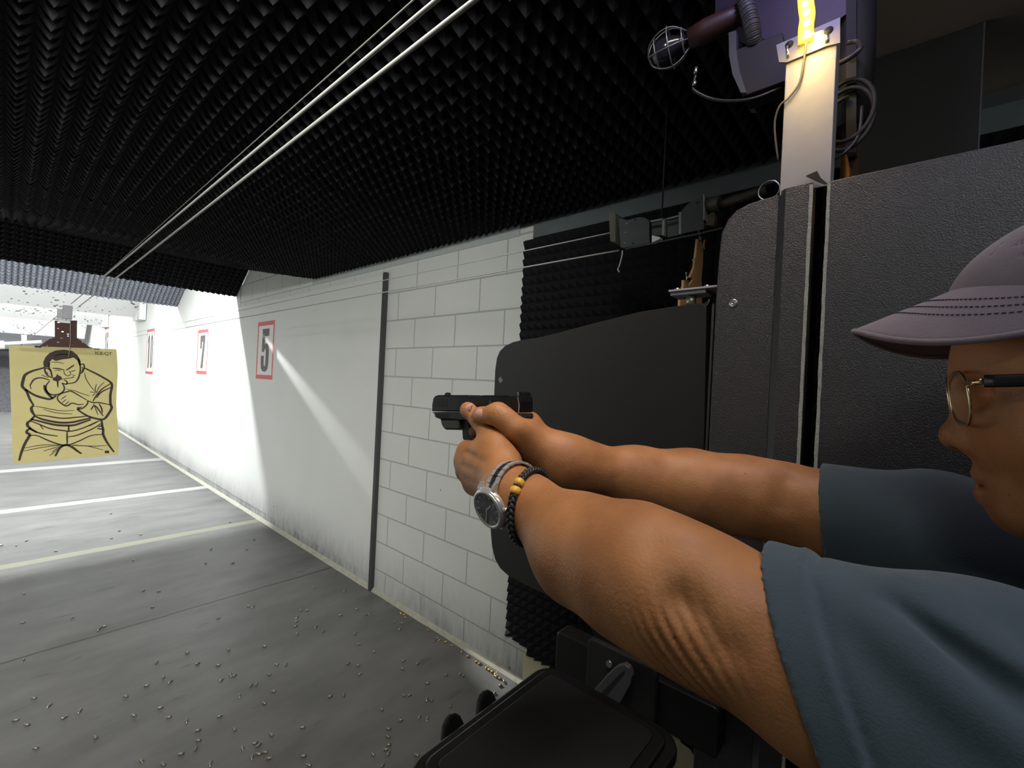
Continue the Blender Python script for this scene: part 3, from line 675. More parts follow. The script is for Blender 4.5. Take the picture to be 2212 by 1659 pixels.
# ---------------------------------------------------------------- stall divider
def polyX(pts, X): return [(p.y, p.z) for p in (PX(u, v, X) for u, v in pts)]
dv = thing('stall_divider', 'tall black textured stall divider panel behind the shooter, rounded front corner', 'divider', (.82, .2, 0))
XD = .82
fo = [(.108, 0), (.251, 0), (.251, 1.0), (.250, 1.74), (.2485, 1.807), (.246, 1.852), (.237, 1.874), (.224, 1.887), (.206, 1.894), (.188, 1.897), (.166, 1.899), (.160, 1.899), (.108, 1.901)]
A = [p for p in fo if p[0] >= .159]
MB().prism([(.159, 0)] + A[1:-1] + [(.159, 1.8985)] if False else [(.159, 0), (.251, 0), (.251, 1.0), (.250, 1.74), (.2485, 1.807), (.246, 1.852), (.237, 1.874), (.224, 1.887), (.206, 1.894), (.188, 1.897), (.159, 1.899)], 'x', XD, XD+.02, bevel=.002).build('front_panel', M['panel'], dv)
# folded strip, standing proud by the depth of the fold
pl = MB(); f0, f1 = .112, .148
prof = [(XD+.02, f0), (XD-.012, f0), (XD-.012, f1), (XD-.002, .159), (XD+.02, .159)]
pl.prism(prof, 'z', 0, 1.902); pl.build('folded_strip', M['panel'], dv)
pf = MB().prism(rrect(-1.25, 0, .094, 1.900, .004), 'x', XD-.008, XD+.012, bevel=.0015); pf.build('rear_panel', M['panel'], dv)
def rough_edge(y, zz0, zz1, x0, nm):
    mb = MB(); vs = []; fs = []; n_ = 90
    for i in range(n_+1):
        z = zz0+(zz1-zz0)*i/n_; j = .0009*noise.noise((z*80, y*50, 0)); j2 = .0009*noise.noise((z*60, y*50, 5))
        vs += [(x0-.0008, y-.0022+j, z), (x0-.0008, y+.0022+j2, z), (x0+.004, y+.0022, z), (x0+.004, y-.0022, z)]
    for i in range(n_):
        for k in range(4): l = (k+1) % 4; fs.append((i*4+k, i*4+l, i*4+4+l, i*4+4+k))
    mb.add(vs, fs); return tag(mb.build(nm, M['edge'], dv), 'worn pale cut edge')
rough_edge(.114, .9, 1.899, XD-.0125, 'panel_edge'); rough_edge(.092, .9, 1.897, XD-.0085, 'panel_edge')
def bolt(X, u, v, r, par, mt_=None):
    c = PX(u, v, X)
    return MB().lathe([(r, 0), (r, .0012), (r*.72, .0022), (r*.68, .0016), (r*.5, .0022), (r*.2, .0024), (r*.16, .0012), (0.0001, .001)], Matrix.Translation(c) @ Matrix.Rotation(-math.pi/2, 4, 'Y'), 20).build('bolt', mt_ or M['steel'], par)
bolt(XD, 1584, 655, .0072, dv); bolt(XD, 1541, 1586, .0075, dv, M['dark_steel'])
# bench screen hinged on the divider (rounded black board)
sc1 = thing('side_screen', 'flat black side screen with rounded front corners and sloping top, hinged to the divider', 'screen', (.85, .3, 1.08))
out1 = [(.262, 1.02), (.265, 1.5), (.272, 1.728), (.277, 1.735), (.30, 1.736), (.403, 1.728), (.50, 1.712), (.60, 1.694), (.662, 1.684), (.705, 1.681), (.738, 1.676), (.765, 1.667), (.783, 1.653), (.792, 1.635), (.796, 1.603), (.794, 1.4), (.788, 1.22), (.784, 1.184), (.777, 1.148), (.764, 1.119), (.745, 1.102), (.715, 1.092), (.66, 1.088), (.50, 1.085), (.45, 1.02)]
MB().prism(out1, 'x', .84, .856, bevel=.0015).build('board', M['panel1'], sc1)
MB().lathe([(.004, 0), (.004, .002), (.0001, .003)], Matrix.Translation(PX(1153, 1200, .8398)) @ Matrix.Rotation(-math.pi/2, 4, 'Y'), 12).build('brass_screw', M['brass2'], sc1)
MB().box((.8398, .258, 1.1), (.862, .262, 1.733)).build('hinge_edge', M['panel'], sc1)
mt_ = mat('chipped_patch', (.10, .11, .09), .7)
c = PX(1080, 815, .8395); MB().prism([(c.y+.006, c.z-.006), (c.y-.002, c.z+.002), (c.y-.010, c.z-.008), (c.y-.002, c.z-.016)], 'x', .8392, .8399).build('scuff', mt_, sc1)
hb_ = thing('hinge_bracket', 'galvanised flat-bar hinge bracket with bolts above the black side screen', 'bracket', PX(1500, 640, .85))
p0 = PX(1450, 634, .845); p1 = PX(1547, 622, .845)
MB().box((.83, p1.y-.03, p0.z), (.885, p0.y, p0.z+.004)).build('top_bar', M['galv'], hb_, bevel=.001)
MB().box((.835, p1.y+.015, p0.z-.0065), (.88, p0.y-.002, p0.z-.0005)).build('lower_bar', M['galv'], hb_, bevel=.001)
for u_ in (1463, 1527):
    c = PX(u_, 626, .845); MB().lathe([(.0055, 0), (.0055, .004), (.003, .0055), (.0001, .0055)], Matrix.Translation((.845, c.y, p0.z+.004)), 12).build('bolt', M['steel'], hb_)
c = PX(1493, 655, .852); MB().lathe([(.009, p0.z-.026), (.009, p0.z-.0065)], Matrix.Translation((.852, c.y, 0)), 18).build('bushing', mat('brassy_bushing', (.5, .48, .36), .35, .8), hb_)
kp = thing('keyring', 'small bright wire clip at the top corner of the side screen', 'clip', PX(1525, 652, .85))
MB().tube(smoothpath([PX(1522, 658, .848), PX(1530, 650, .848), PX(1533, 646, .848), PX(1530, 655, .848), PX(1524, 661, .848)], 3), .0012, 6).build('wire', M['steel'], kp)

# ---------------------------------------------------------------- post, LED strip and equipment above the divider
ps = thing('steel_post', 'galvanised steel channel post standing on top of the stall divider', 'post', (.835, .125, 1.90))
y0_, y1_ = .091, .158
MB().prism([(.815, y0_), (.815, y1_), (.855, y1_), (.855, y1_-.003), (.818, y1_-.003), (.818, y0_+.003), (.855, y0_+.003), (.855, y0_)], 'z', 1.895, 2.145).build('channel', M['galv'], ps, bevel=.0012)
tpz = [PX(1677, 98, .812), PX(1815, 38, .812), PX(1815, 93, .812), PX(1785, 100, .812), PX(1700, 135, .812), PX(1683, 135, .812)]
MB().prism([(p.y, p.z) for p in tpz], 'x', .811, .8145).build('top_plate', mat('dull_plate', (.28,.27,.27), .5, .6), ps)
for u_, v_ in ((1705, 96), (1790, 66)): 
    c = PX(u_, v_, .811); MB().lathe([(.006, 0), (.006, .0006), (.0001, .0006)], Matrix.Translation(c) @ Matrix.Rotation(-math.pi/2, 4, 'Y'), 14).build('bolt_hole', M['black_matte'], ps)
MB().tube([PX(1700, 100, .811), PX(1702, 125, .811)], .0022, 6).build('zip_tie', M['steel'], ps)
MB().tube([PX(1786, 75, .811), PX(1787, 92, .811)], .0028, 6).build('zip_tie', M['steel'], ps)
mt, nt, b = nodemat('yellow_led_glow'); b.inputs['Base Color'].default_value = (.8, .6, .1, 1); b.inputs['Emission Color'].default_value = (1.0, .62, .05, 1); b.inputs['Emission Strength'].default_value = 2.2; M['glow'] = mt
mt, nt, b = nodemat('led_dot'); b.inputs['Emission Color'].default_value = (1.0, .93, .72, 1); b.inputs['Emission Strength'].default_value = 22; M['dot'] = mt
ls = thing('led_strip', 'lit yellow LED strip running up above the steel post', 'led strip', PX(1740, 90, .806))
sp_ = [PX(1741, 90, .806), PX(1741, 60, .805), PX(1744, 35, .804), PX(1741, 10, .803), PX(1738, -40, .802), PX(1735, -120, .80)]
MB().tube(smoothpath(sp_, 4), .0105, 8, flat=(.25, 1)).build('strip', M['glow'], ls)
dots = MB()
for (u_, v_) in ((1742, 71), (1742, 47), (1741, 26), (1738, 8), (1737, -14), (1736, -36), (1735, -60), (1734, -84)):
    c = PX(u_, v_, .7995); dots.lathe([(.0001, .0016), (.003, .0012), (.0042, 0)], Matrix.Translation(c) @ Matrix.Rotation(-math.pi/2, 4, 'Y'), 10)
dots.build('diode', M['dot'], ls)
MB().tube(smoothpath([PX(1741, 92, .805), PX(1738, 120, .807), PX(1728, 175, .81), PX(1705, 210, .811), PX(1685, 228, .812), PX(1674, 260, .82), PX(1675, 300, .83), PX(1681, 345, .84)], 6), .0016, 8).build('lead', mat('grey_lead', (.2,.18,.14), .5), ls)
lp = bpy.data.lights.new('led_light', 'AREA'); lp.shape = 'RECTANGLE'; lp.size = .02; lp.size_y = .16; lp.energy = .40; lp.color = (1.0, .68, .20)
lo = bpy.data.objects.new('led_light', lp); scene.collection.objects.link(lo); lo.location = PX(1740, 55, .772)
lo.rotation_euler = (Vector((.83, .12, 1.9)) - lo.location).to_track_quat('-Z', 'Y').to_euler()
lp = bpy.data.lights.new('led_tail_light', 'AREA'); lp.shape = 'DISK'; lp.size = .03; lp.energy = .9; lp.color = (.52, .48, 1.0)
lo = bpy.data.objects.new('led_tail_light', lp); scene.collection.objects.link(lo); lo.location = (.64, .13, 2.40)
lo.rotation_euler = (Vector((.83, .16, 1.85)) - lo.location).to_track_quat('-Z', 'Y').to_euler()
tp_ = thing('tape_scrap', 'scrap of black tape sticking up from the divider top edge', 'tape', PX(1780, 398, .81))
c = [PX(*q, .806) for q in ((1740, 380), (1765, 369), (1773, 384), (1788, 397), (1780, 398), (1760, 390))]
MB().prism([(p.y, p.z) for p in c], 'x', .806, .8075).build('scrap', M['black_matte'], tp_)

# header beam carrying the equipment
hbm = thing('header_beam', 'dark purplish steel header beam above the LED strip', 'beam', (.93, .17, 2.25))
MB().prism(polyX([(1545, -260), (1830, -330), (1830, 28), (1812, 42), (1680, 100), (1545, 30)], .90), 'x', .90, .96).build('web', mat('dull_beam', (.05, .038, .06), .55, .2), hbm)
MB().prism(polyX([(1828, -330), (1850, -330), (1850, 330), (1828, 330)], .90), 'x', .898, .97).build('flange', M['black_matte'], hbm)
jb = thing('junction_box', 'grey metal electrical junction box beside the steel post', 'junction box', PX(1640, 210, .86))
MB().prism(polyX([(1594, 105), (1690, 70), (1700, 130), (1705, 172), (1605, 208), (1588, 170), (1580, 120)], .86), 'x', .86, .91, bevel=.002).build('body', mat('box_metal', (.028,.026,.03), .45, .4), jb)
MB().prism(polyX([(1574, 70), (1590, 66), (1591, 120), (1596, 150), (1612, 200), (1600, 200), (1582, 160), (1575, 120)], .855), 'x', .855, .93).build('cover_rim', mat('rim_metal', (.10,.10,.11), .4, .4), jb)
cdt = thing('flexible_conduit', 'ribbed grey flexible conduit coming down into the junction box', 'conduit', PX(1630, 90, .86))
pth = [PX(1600, -60, .85), PX(1610, 0, .85), PX(1622, 45, .855), PX(1628, 78, .86), PX(1630, 95, .87)]
P_ = smoothpath(pth, 26); MB().tube(P_, [.0115+.0022*math.cos(i*2*math.pi/3.6) for i in range(len(P_))], 14).build('sleeve', M['conduit'], cdt)
cl = thing('cage_lamp', 'unlit work lamp with wire cage guard hanging under the foam ceiling', 'lamp', PX(1440, 105, .85))
base = PX(1487, 85, .86); tip = PX(1418, 118, .85); ax = (tip-base).normalized(); L_ = (tip-base).length
s1 = ax.orthogonal().normalized(); s2 = ax.cross(s1)
cg = MB()
for k in range(6):
    a = math.pi*k/3+.2; d_ = s1*math.cos(a)+s2*math.sin(a)
    cg.tube(smoothpath([base+d_*.016, base+ax*L_*.35+d_*.034, base+ax*L_*.75+d_*.036, base+ax*(L_+.008)+d_*.022, base+ax*(L_+.016)], 5), .0013, 6)
for f, r in ((.15, .024), (.55, .0365), (.98, .027)):
    cg.tube([base+ax*L_*f+(s1*math.cos(a)+s2*math.sin(a))*r for a in [2*math.pi*i/20 for i in range(20)]], .0013, 6, closed=True)
cg.build('wire_cage', mat('dull_wire', (.25,.25,.25), .4, .6), cl)
MB().lathe([(.010, 0), (.013, .012), (.022, .035), (.024, .05), (.018, .066), (.0001, .072)], Matrix.Translation(base) @ ax.to_track_quat('Z', 'Y').to_matrix().to_4x4(), 18).build('bulb', mat('dark_bulb', (.02, .02, .03), .15, spec=.6), cl)
MB().tube([base-ax*.10, base-ax*.07, base-ax*.03, base], [.016, .02, .021, .017], 16).build('handle', mat('dull_red_handle', (.045, .018, .016), .5), cl)
MB().tube([base-ax*.10, PX(1560, 30, .89)], .008, 8).build('mount', M['cord'], cl)
ck = thing('power_cord', 'black power cord sagging below the junction box to the post', 'cord', PX(1580, 222, .86))
MB().tube(smoothpath([PX(1505, 145, .85), PX(1502, 165, .85), PX(1497, 190, .85), PX(1510, 202, .855), PX(1540, 214, .86), PX(1580, 218, .86), PX(1630, 212, .86), PX(1690, 188, .87)], 6), .0026, 8).build('cord', mat('greyish_cord', (.02,.018,.018), .4), ck)
MB().tube([PX(1504, 146, .848), PX(1502, 160, .848)], .0034, 8).tube([PX(1502, 176, .848), PX(1498, 186, .848)], .0036, 8).build('plug', M['steel'], ck)
c = PX(1661, 411, .95); MB().tube([c+Vector((0, math.cos(a)*.018, math.sin(a)*.018)) for a in [2*math.pi*i/24 for i in range(24)]], .0012, 6, closed=True).build('split_ring', M['steel'], nc)
# black hoses and copper pipe behind the post
pp = thing('copper_pipe', 'shiny copper pipe rising behind the divider beside the post', 'pipe', (.93, .09, 1.5))
c = PX(1835, 380, .93); MB().tube([(.93, c.y, 1.45), (.93, c.y, 2.03)], .0135, 16).build('pipe', M['copper'], pp)
MB().tube([(.93, c.y, 2.03), (.93, c.y, 2.16), (.93, c.y+.005, 2.47)], [.026, .028, .024], 14).build('rubber_boot', M['black_matte'], pp)
ch = thing('coiled_cable', 'black cable coiled behind the steel post', 'cable', PX(1840, 250, .88))
P_ = []
for k in range(60):
    a = k/60*2*math.pi*2.2; P_.append(Vector((.88+.012*math.cos(a), 0, 0)) + Vector((0, *(lambda p: (p.y, p.z))(PX(1830, 250, .88)))) + Vector((0, .034*math.sin(a), .052*math.cos(a)+ (k/60-.5)*.03)))
MB().tube(P_, .0035, 8).build('coil', M['black_matte'], ch)
MB().tube(smoothpath([PX(1802, 345, .86), PX(1830, 325, .86), PX(1855, 290, .87), PX(1862, 230, .88)], 5), .0028, 8).build('lead', M['cord'], ch)
MB().tube(smoothpath([PX(1806, 140, .87), PX(1835, 125, .87), PX(1858, 105, .87), PX(1852, 90, .88), PX(1830, 92, .88)], 5), .004, 8).build('lead', mat('painted_lit_cord', (.06,.05,.045), .35), ch)  # paler lead: light falling on the cord is painted into its colour
# dark board hung from the ceiling in the neighbouring stall
db = thing('hanging_board', 'dark grey board hanging from the plain ceiling behind the stall divider', 'board', (1.49, 0, 1.85))
MB().box((1.48, -.116, 1.55), (1.50, .125, 2.468)).build('board', mat('dark_board', (.028, .027, .025), .75, var=.15), db)
MB().box((1.4785, -.119, 1.55), (1.502, -.116, 2.468)).build('edge', mat('board_edge', (.10,.10,.10), .6), db)

# ---------------------------------------------------------------- bench and what stands on it
bn = thing('shooting_bench', 'black shooting bench top below the shooter\'s arms', 'bench', (.2, .2, 0))
MB().box((-.55, -.02, 1.02), (.622, .395, 1.045)).build('bench_top', M['black_matte'], bn, bevel=.004)
for x_ in (-.50, .57):
    MB().box((x_, .0, 0), (x_+.04, .04, 1.02)).build('leg', M['black_matte'], bn)
cs = thing('pistol_case', 'closed black plastic pistol case lying on the bench, latches open', 'case', (.48, .33, 1.047))
cx0, cy0, cx1, cy1 = .33, .205, .632, .442
MB().prism(rrect(cx0+.004, cy0+.004, cx1-.004, cy1-.004, .034, 8), 'z', 1.046, 1.075, bevel=.005).build('base_shell', M['black'], cs)
MB().prism(rrect(cx0, cy0, cx1, cy1, .036, 8), 'z', 1.076, 1.094, bevel=.004).build('lid_rim', M['black'], cs)
MB().prism(rrect(cx0+.014, cy0+.014, cx1-.014, cy1-.014, .026, 8), 'z', 1.094, 1.100, bevel=.004).build('lid', M['black'], cs)
MB().prism(rrect(cx0+.03, cy0+.03, cx1-.03, cy1-.03, .012, 5), 'z', 1.1, 1.1025, bevel=.002).build('lid_panel', mat('lid_panel', (.017,.017,.017), .42), cs)
def latch(u0, v0, u1, vtop, w_):
    a = PY(u0, v0, .463); top = PY(u1, vtop, .475)
    h = max(.04, top.z-1.06); cx = top.x
    pts = [(-w_*.62, 0), (w_*.62, 0), (w_*.55, h*.45), (w_*.40, h*.8), (w_*.2, h*.96), (0, h), (-w_*.2, h*.96), (-w_*.40, h*.8), (-w_*.55, h*.45)]
    Mx = Matrix.Translation((cx, .448, 1.06)) @ Matrix.Rotation(math.radians(-18), 4, 'X')
    MB().prism(pts, 'y', 0, .010, Mx, bevel=.003).build('latch', M['black'], cs)
latch(1000, 1600, 1035, 1492, .036); latch(930, 1659, 962, 1548, .036)
MB().tube([(.44, .452, 1.07), (.53, .452, 1.07)], .006, 10).build('hinge_pin', M['black'], cs)
# latched lever and box bracket on the divider
bb = thing('bench_bracket', 'black boxy steel bench bracket bolted low on the divider', 'bracket', (.79, .4, .93))
MB().prism(rrect(.20, .978, .522, 1.060, .010), 'x', .775, .816, bevel=.003).build('box', M['black'], bb)
MB().prism(rrect(.30, .972, .44, 1.085, .012), 'x', .762, .775, bevel=.003).build('cheek', M['black_matte'], bb)
c = PX(1370, 1440, .76); 
lv = thing('locking_lever', 'grey slotted locking lever with rounded end beside the pistol case', 'lever', PX(1320, 1500, .745))
def z6(x, y): return (1000+x/3.687, 1400+y/3.687)
ol = [(1045,335),(1160,200),(1230,135),(1290,118),(1335,150),(1355,215),(1345,280),(1290,380),(1235,470)]
MB().prism([(p.y, p.z) for p in (PX(*z6(*q), .75) for q in ol)], 'x', .745, .757, bevel=.0015).build('bar', mat('lever_grey', (.11,.11,.12), .45, .4), lv)
sl = [(1105,355),(1250,205),(1285,180),(1290,200),(1140,385)]
MB().prism([(p.y, p.z) for p in (PX(*z6(*q), .745) for q in sl)], 'x', .7445, .7455).build('slot', M['black_matte'], lv)
c = PX(*z6(1160, 130), .755); MB().tube([c, c+Vector((.0065, 0, 0))], .006, 12).build('pin', M['steel'], lv)
MB().tube([PX(1420, 1424, .79), PX(1500, 1470, .79)], .005, 8, flat=(.4, 1)).build('strip', M['grey_steel'], bb)

# ---------------------------------------------------------------- spent casings
R1 = [(945,37),(1018,184),(1200,215),(950,247),(227,268),(12,307),(138,310),(477,357),(1963,110),(2167,260),(1800,337),(2107,340),(1138,435),(1985,457),(1757,459),(205,720),(1222,691),(1355,697),(1302,832),(615,928),(195,965),(887,997),(845,1019),(1863,926),(2122,826),(2160,828)]
R2 = [(510,73),(755,93),(407,249),(455,252),(852,241),(375,307),(372,339),(363,377),(375,438),(523,381),(583,419),(723,289),(918,288),(935,284),(1150,343),(1210,353),(1193,397),(1245,303),(117,536),(837,440),(865,520),(988,581),(1515,462),(1468,500),(213,682),(287,686),(780,678),(860,690),(877,758),(153,762),(1215,717),(1222,652),(1336,673),(1560,766),(1415,832),(1675,755),(1690,765),(1975,760),(2000,755),(2035,808),(1995,850),(1948,912),(188,896),(115,990),(640,935),(747,926),(1225,927),(1273,925),(1410,957),(1430,962),(1050,1042),(1597,1012),(1203,1125),(1350,1098),(1412,1115),(1105,1195),(1100,1257),(1107,1322),(1085,1360),(1100,1385),(420,1183),(172,1243),(43,1308),(68,1397),(120,1382),(152,1430),(427,1412),(980,1397),(1328,1405),(470,1485),(1055,1490)]
R2b = [(1262,243),(1285,262),(1475,383),(1578,442),(1625,468),(1673,497),(1755,545),(1808,575),(1875,618),(1900,628),(1938,675),(1985,660),(1993,680),(2005,708),(2030,705)]
R3 = [(197,218),(1598,157),(1950,131),(1333,242),(1685,249),(1863,262),(1393,365),(1453,402),(1250,437),(1888,388),(1965,345),(2000,352),(2140,437),(2178,430),(1073,530),(2043,524),(290,545),(417,608),(680,652),(1370,625),(133,733),(230,772),(546,711),(1142,692),(1440,708),(1593,735),(1877,697),(815,880),(303,973),(1690,818),(2003,812),(1693,905),(1668,977),(2068,970),(2180,928),(2200,1025),(1545,1020),(1205,1080),(1392,1112),(1795,1103)]
cr_ = .0052; ln = .0205
prof = [(.0001, 0), (.0042, .0003), (cr_, .0008), (cr_, .0018), (.0043, .0024), (.0044, .0034), (cr_, .0042), (.0050, ln), (.0044, ln), (.0042, ln-.012), (.0001, ln-.012)]
def casing_mesh(mt_):
    mb = MB().lathe(prof, Matrix.Translation((-ln/2, 0, 0)) @ Matrix.Rotation(math.pi/2, 4, 'Y'), 12)
    o = mb.build('spent_casing', mt_); return o
protoA = casing_mesh(M['brass']); protoB = casing_mesh(M['brass2']); used = {0: False, 1: False}
def put(p, kind, label, group, zoff=0):
    src = (protoA, protoB)[kind]
    o = src if not used[kind] else src.copy()
    if used[kind]: scene.collection.objects.link(o)
    used[kind] = True
    o.location = (p.x, p.y, cr_+.0002+zoff); o.rotation_euler = (random.uniform(0, 6), 0, random.uniform(0, 6.28))
    tag(o, label, 'bullet casing', group)
taken = []
for R_, (ox, oy), s in ((R1, (0, 1100), 3.95), (R2, (540, 1250), 3.687), (R3, (0, 1370), 3.95)):
    for (x_, y_) in R_:
        p = PZ(ox+x_/s, oy+y_/s, .005)
        for q in taken:
            d_ = (p-q); 
            if d_.length < .022: p = q + (d_.normalized() if d_.length > 1e-4 else Vector((1, 0, 0)))*.023
        taken.append(p)
        if p.x > WALL_X-.06: p.x = WALL_X-.06
        if p.y > 4.95: put(p, 0, 'spent casing lying on the bright floor beyond the yellow line', 'casings beyond the yellow line')
        elif p.y > 3.46: put(p, 0, 'spent casing lying on grey floor between the slab joint and the shade line', 'casings beyond the slab joint')
        elif p.x > 1.15: put(p, 0, 'spent casing lying on the dark floor near the foot of the block wall', 'casings on the floor near the block wall')
        else: put(p, 0, 'spent casing lying on the open grey floor on the near side of the slab joint', 'casings on the open floor near the bench')
for (x_, y_) in R2b:
    p = PZ(540+x_/3.687, 1250+y_/3.687, .005); p.x = min(p.x, WALL_X-.048)
    for q in taken:
        if (p-q).length < .022: p = q+Vector((0, -.023, 0))
    taken.append(p)
    put(p, 1, 'yellow brass casing gathered along the foot of the block wall', 'casings along the wall foot')
# ================================================================ the shooter
SC = 1.10
f32 = np.float32
def V(*a): return np.array(a, dtype=f32)
def A3(v): return np.array((v.x, v.y, v.z), dtype=f32)
def hx(u, v, X): return A3(PX(u, v, X))
def hd(u, v, d): return A3(PD(u, v, d*SC))
# ---- distance-field pieces (all take P: n x 3)
def cone(a, b, r1, r2, st=None):
    a = np.asarray(a, f32); b = np.asarray(b, f32)
    def f(P):
        Q = P; A, B = a, b
        if st is not None: Q = P/st; A = a/st; B = b/st
        d = B-A; L = float(d@d)+1e-12; t = np.clip(((Q-A)@d)/L, 0, 1)
        q = Q-A-t[:, None]*d
        return np.sqrt((q*q).sum(1)) - (r1+(r2-r1)*t)
    return f
def ell(c, r, R=None):
    c = np.asarray(c, f32); r = np.asarray(r, f32)
    def f(P):
        q = P-c
        if R is not None: q = q@R
        k0 = np.sqrt(((q/r)**2).sum(1)); k1 = np.sqrt(((q/(r*r))**2).sum(1))+1e-9
        return k0*(k0-1)/k1
    return f
def smin(a, b, k):
    h = np.clip(k-np.abs(a-b), 0, None)/k
    return np.minimum(a, b)-h*h*k*.25
def U(k, *fs):
    def f(P):
        d = fs[0](P)
        for g in fs[1:]: d = smin(d, g(P), k)
        return d
    return f
def SUB(k, a, *bs):
    def f(P):
        d = a(P)
        for b in bs: d = -smin(-d, b(P), k)
        return d
    return f
def chain(pts, rs, k=.003): 
    return U(k, *[cone(pts[i], pts[i+1], rs[i], rs[i+1]) for i in range(len(pts)-1)])
def surface_nets(f, lo, hi, h, margin=.02):
    lo = np.array(lo, f32); hi = np.array(hi, f32)
    B = 12; n = (np.ceil((hi-lo)/h/B).astype(int))*B
    G = np.full(tuple(n), 1.0, f32)
    nb = n//B
    bi = np.stack(np.meshgrid(*[np.arange(k) for k in nb], indexing='ij'), -1).reshape(-1, 3)
    ctr = lo+(bi*B+(B-1)/2)*h
    dc = f(ctr.astype(f32)); rad = B*h*.5*1.74+margin*.35
    act = bi[np.abs(dc) < rad]; neg = bi[dc <= -rad]
    for x, y, z in neg: G[x*B:(x+1)*B, y*B:(y+1)*B, z*B:(z+1)*B] = -1
    loc = np.stack(np.meshgrid(*[np.arange(B)]*3, indexing='ij'), -1).reshape(-1, 3)
    CH = 60
    for s in range(0, len(act), CH):
        bb = act[s:s+CH]
        idx = (bb[:, None, :]*B+loc[None]).reshape(-1, 3)
        d = f((lo+idx*h).astype(f32))
        G[idx[:, 0], idx[:, 1], idx[:, 2]] = d
    S = G < 0
    c = [S[i:n[0]-1+i, j:n[1]-1+j, k:n[2]-1+k] for i in (0, 1) for j in (0, 1) for k in (0, 1)]
    anyc = c[0].copy(); allc = c[0].copy()
    for q in c[1:]: anyc |= q; allc &= q
    cells = np.argwhere(anyc & ~allc)
    vid = np.full(tuple(n-1), -1, np.int32); vid[cells[:, 0], cells[:, 1], cells[:, 2]] = np.arange(len(cells))
    acc = np.zeros((len(cells), 3)); cnt = np.zeros(len(cells))
    corners = [(i, j, k) for i in (0, 1) for j in (0, 1) for k in (0, 1)]
    g = lambda o: G[cells[:, 0]+o[0], cells[:, 1]+o[1], cells[:, 2]+o[2]]
    val = {o: g(o) for o in corners}
    for a in corners:
        for ax in range(3):
            if a[ax] == 0:
                b = list(a); b[ax] = 1; b = tuple(b); va, vb = val[a], val[b]
                m_ = (va < 0) != (vb < 0); t = np.where(m_, va/np.where(m_, va-vb, 1), 0); t = np.clip(t, 0, 1)
                p = np.zeros((len(cells), 3)); p[:] = a; p[:, ax] += t
                acc += p*m_[:, None]; cnt += m_
    vs = lo+(cells+acc/cnt[:, None])*h
    quads = []
    for ax in range(3):
        sl0 = [slice(None)]*3; sl1 = [slice(None)]*3; sl0[ax] = slice(0, -1); sl1[ax] = slice(1, None)
        a = S[tuple(sl0)]; b = S[tuple(sl1)]
        e = np.argwhere(a != b); u_, v_ = (ax+1) % 3, (ax+2) % 3
        ok = (e[:, u_] > 0) & (e[:, v_] > 0) & (e[:, u_] < n[u_]-1) & (e[:, v_] < n[v_]-1) & (e[:, ax] < n[ax]-1)
        e = e[ok]; ins = a[e[:, 0], e[:, 1], e[:, 2]]
        def at(du, dv):
            q = e.copy(); q[:, u_] += du; q[:, v_] += dv; return vid[q[:, 0], q[:, 1], q[:, 2]]
        q4 = np.stack([at(-1, -1), at(0, -1), at(0, 0), at(-1, 0)], 1)
        q4[~ins] = q4[~ins][:, ::-1]; quads.append(q4)
    Q = np.concatenate(quads); Q = Q[(Q >= 0).all(1)]
    return vs, Q
def vnormals(vs, Q):
    n = np.cross(vs[Q[:, 2]]-vs[Q[:, 0]], vs[Q[:, 3]]-vs[Q[:, 1]]); N_ = np.zeros_like(vs)
    for k in range(4): np.add.at(N_, Q[:, k], n)
    return N_/(np.linalg.norm(N_, axis=1, keepdims=True)+1e-12)
def relax(vs, Q, it, w=.5, mask=None):
    E_ = np.concatenate([Q[:, [0, 1]], Q[:, [1, 2]], Q[:, [2, 3]], Q[:, [3, 0]]])
    for _ in range(it):
        s = np.zeros_like(vs); c = np.zeros(len(vs))
        np.add.at(s, E_[:, 0], vs[E_[:, 1]]); np.add.at(c, E_[:, 0], 1); np.add.at(s, E_[:, 1], vs[E_[:, 0]]); np.add.at(c, E_[:, 1], 1)
        nv = vs+(s/c[:, None]-vs)*w
        vs = nv if mask is None else vs+(nv-vs)*mask[:, None]
    return vs
def np_mesh(name, vs, Q, mt_, parent):
    me = bpy.data.meshes.new(name); me.vertices.add(len(vs)); me.vertices.foreach_set('co', vs.astype(f32).ravel())
    me.loops.add(len(Q)*4); me.loops.foreach_set('vertex_index', Q.astype(np.int32).ravel())
    me.polygons.add(len(Q)); me.polygons.foreach_set('loop_start', np.arange(0, len(Q)*4, 4, dtype=np.int32))
    me.polygons.foreach_set('use_smooth', np.ones(len(Q), bool))
    me.update(calc_edges=True); me.validate(); me.materials.append(mt_)
    o = bpy.data.objects.new(name, me); scene.collection.objects.link(o)
    if parent: o.parent = parent; o.matrix_parent_inverse = parent.matrix_basis.inverted()
    return o

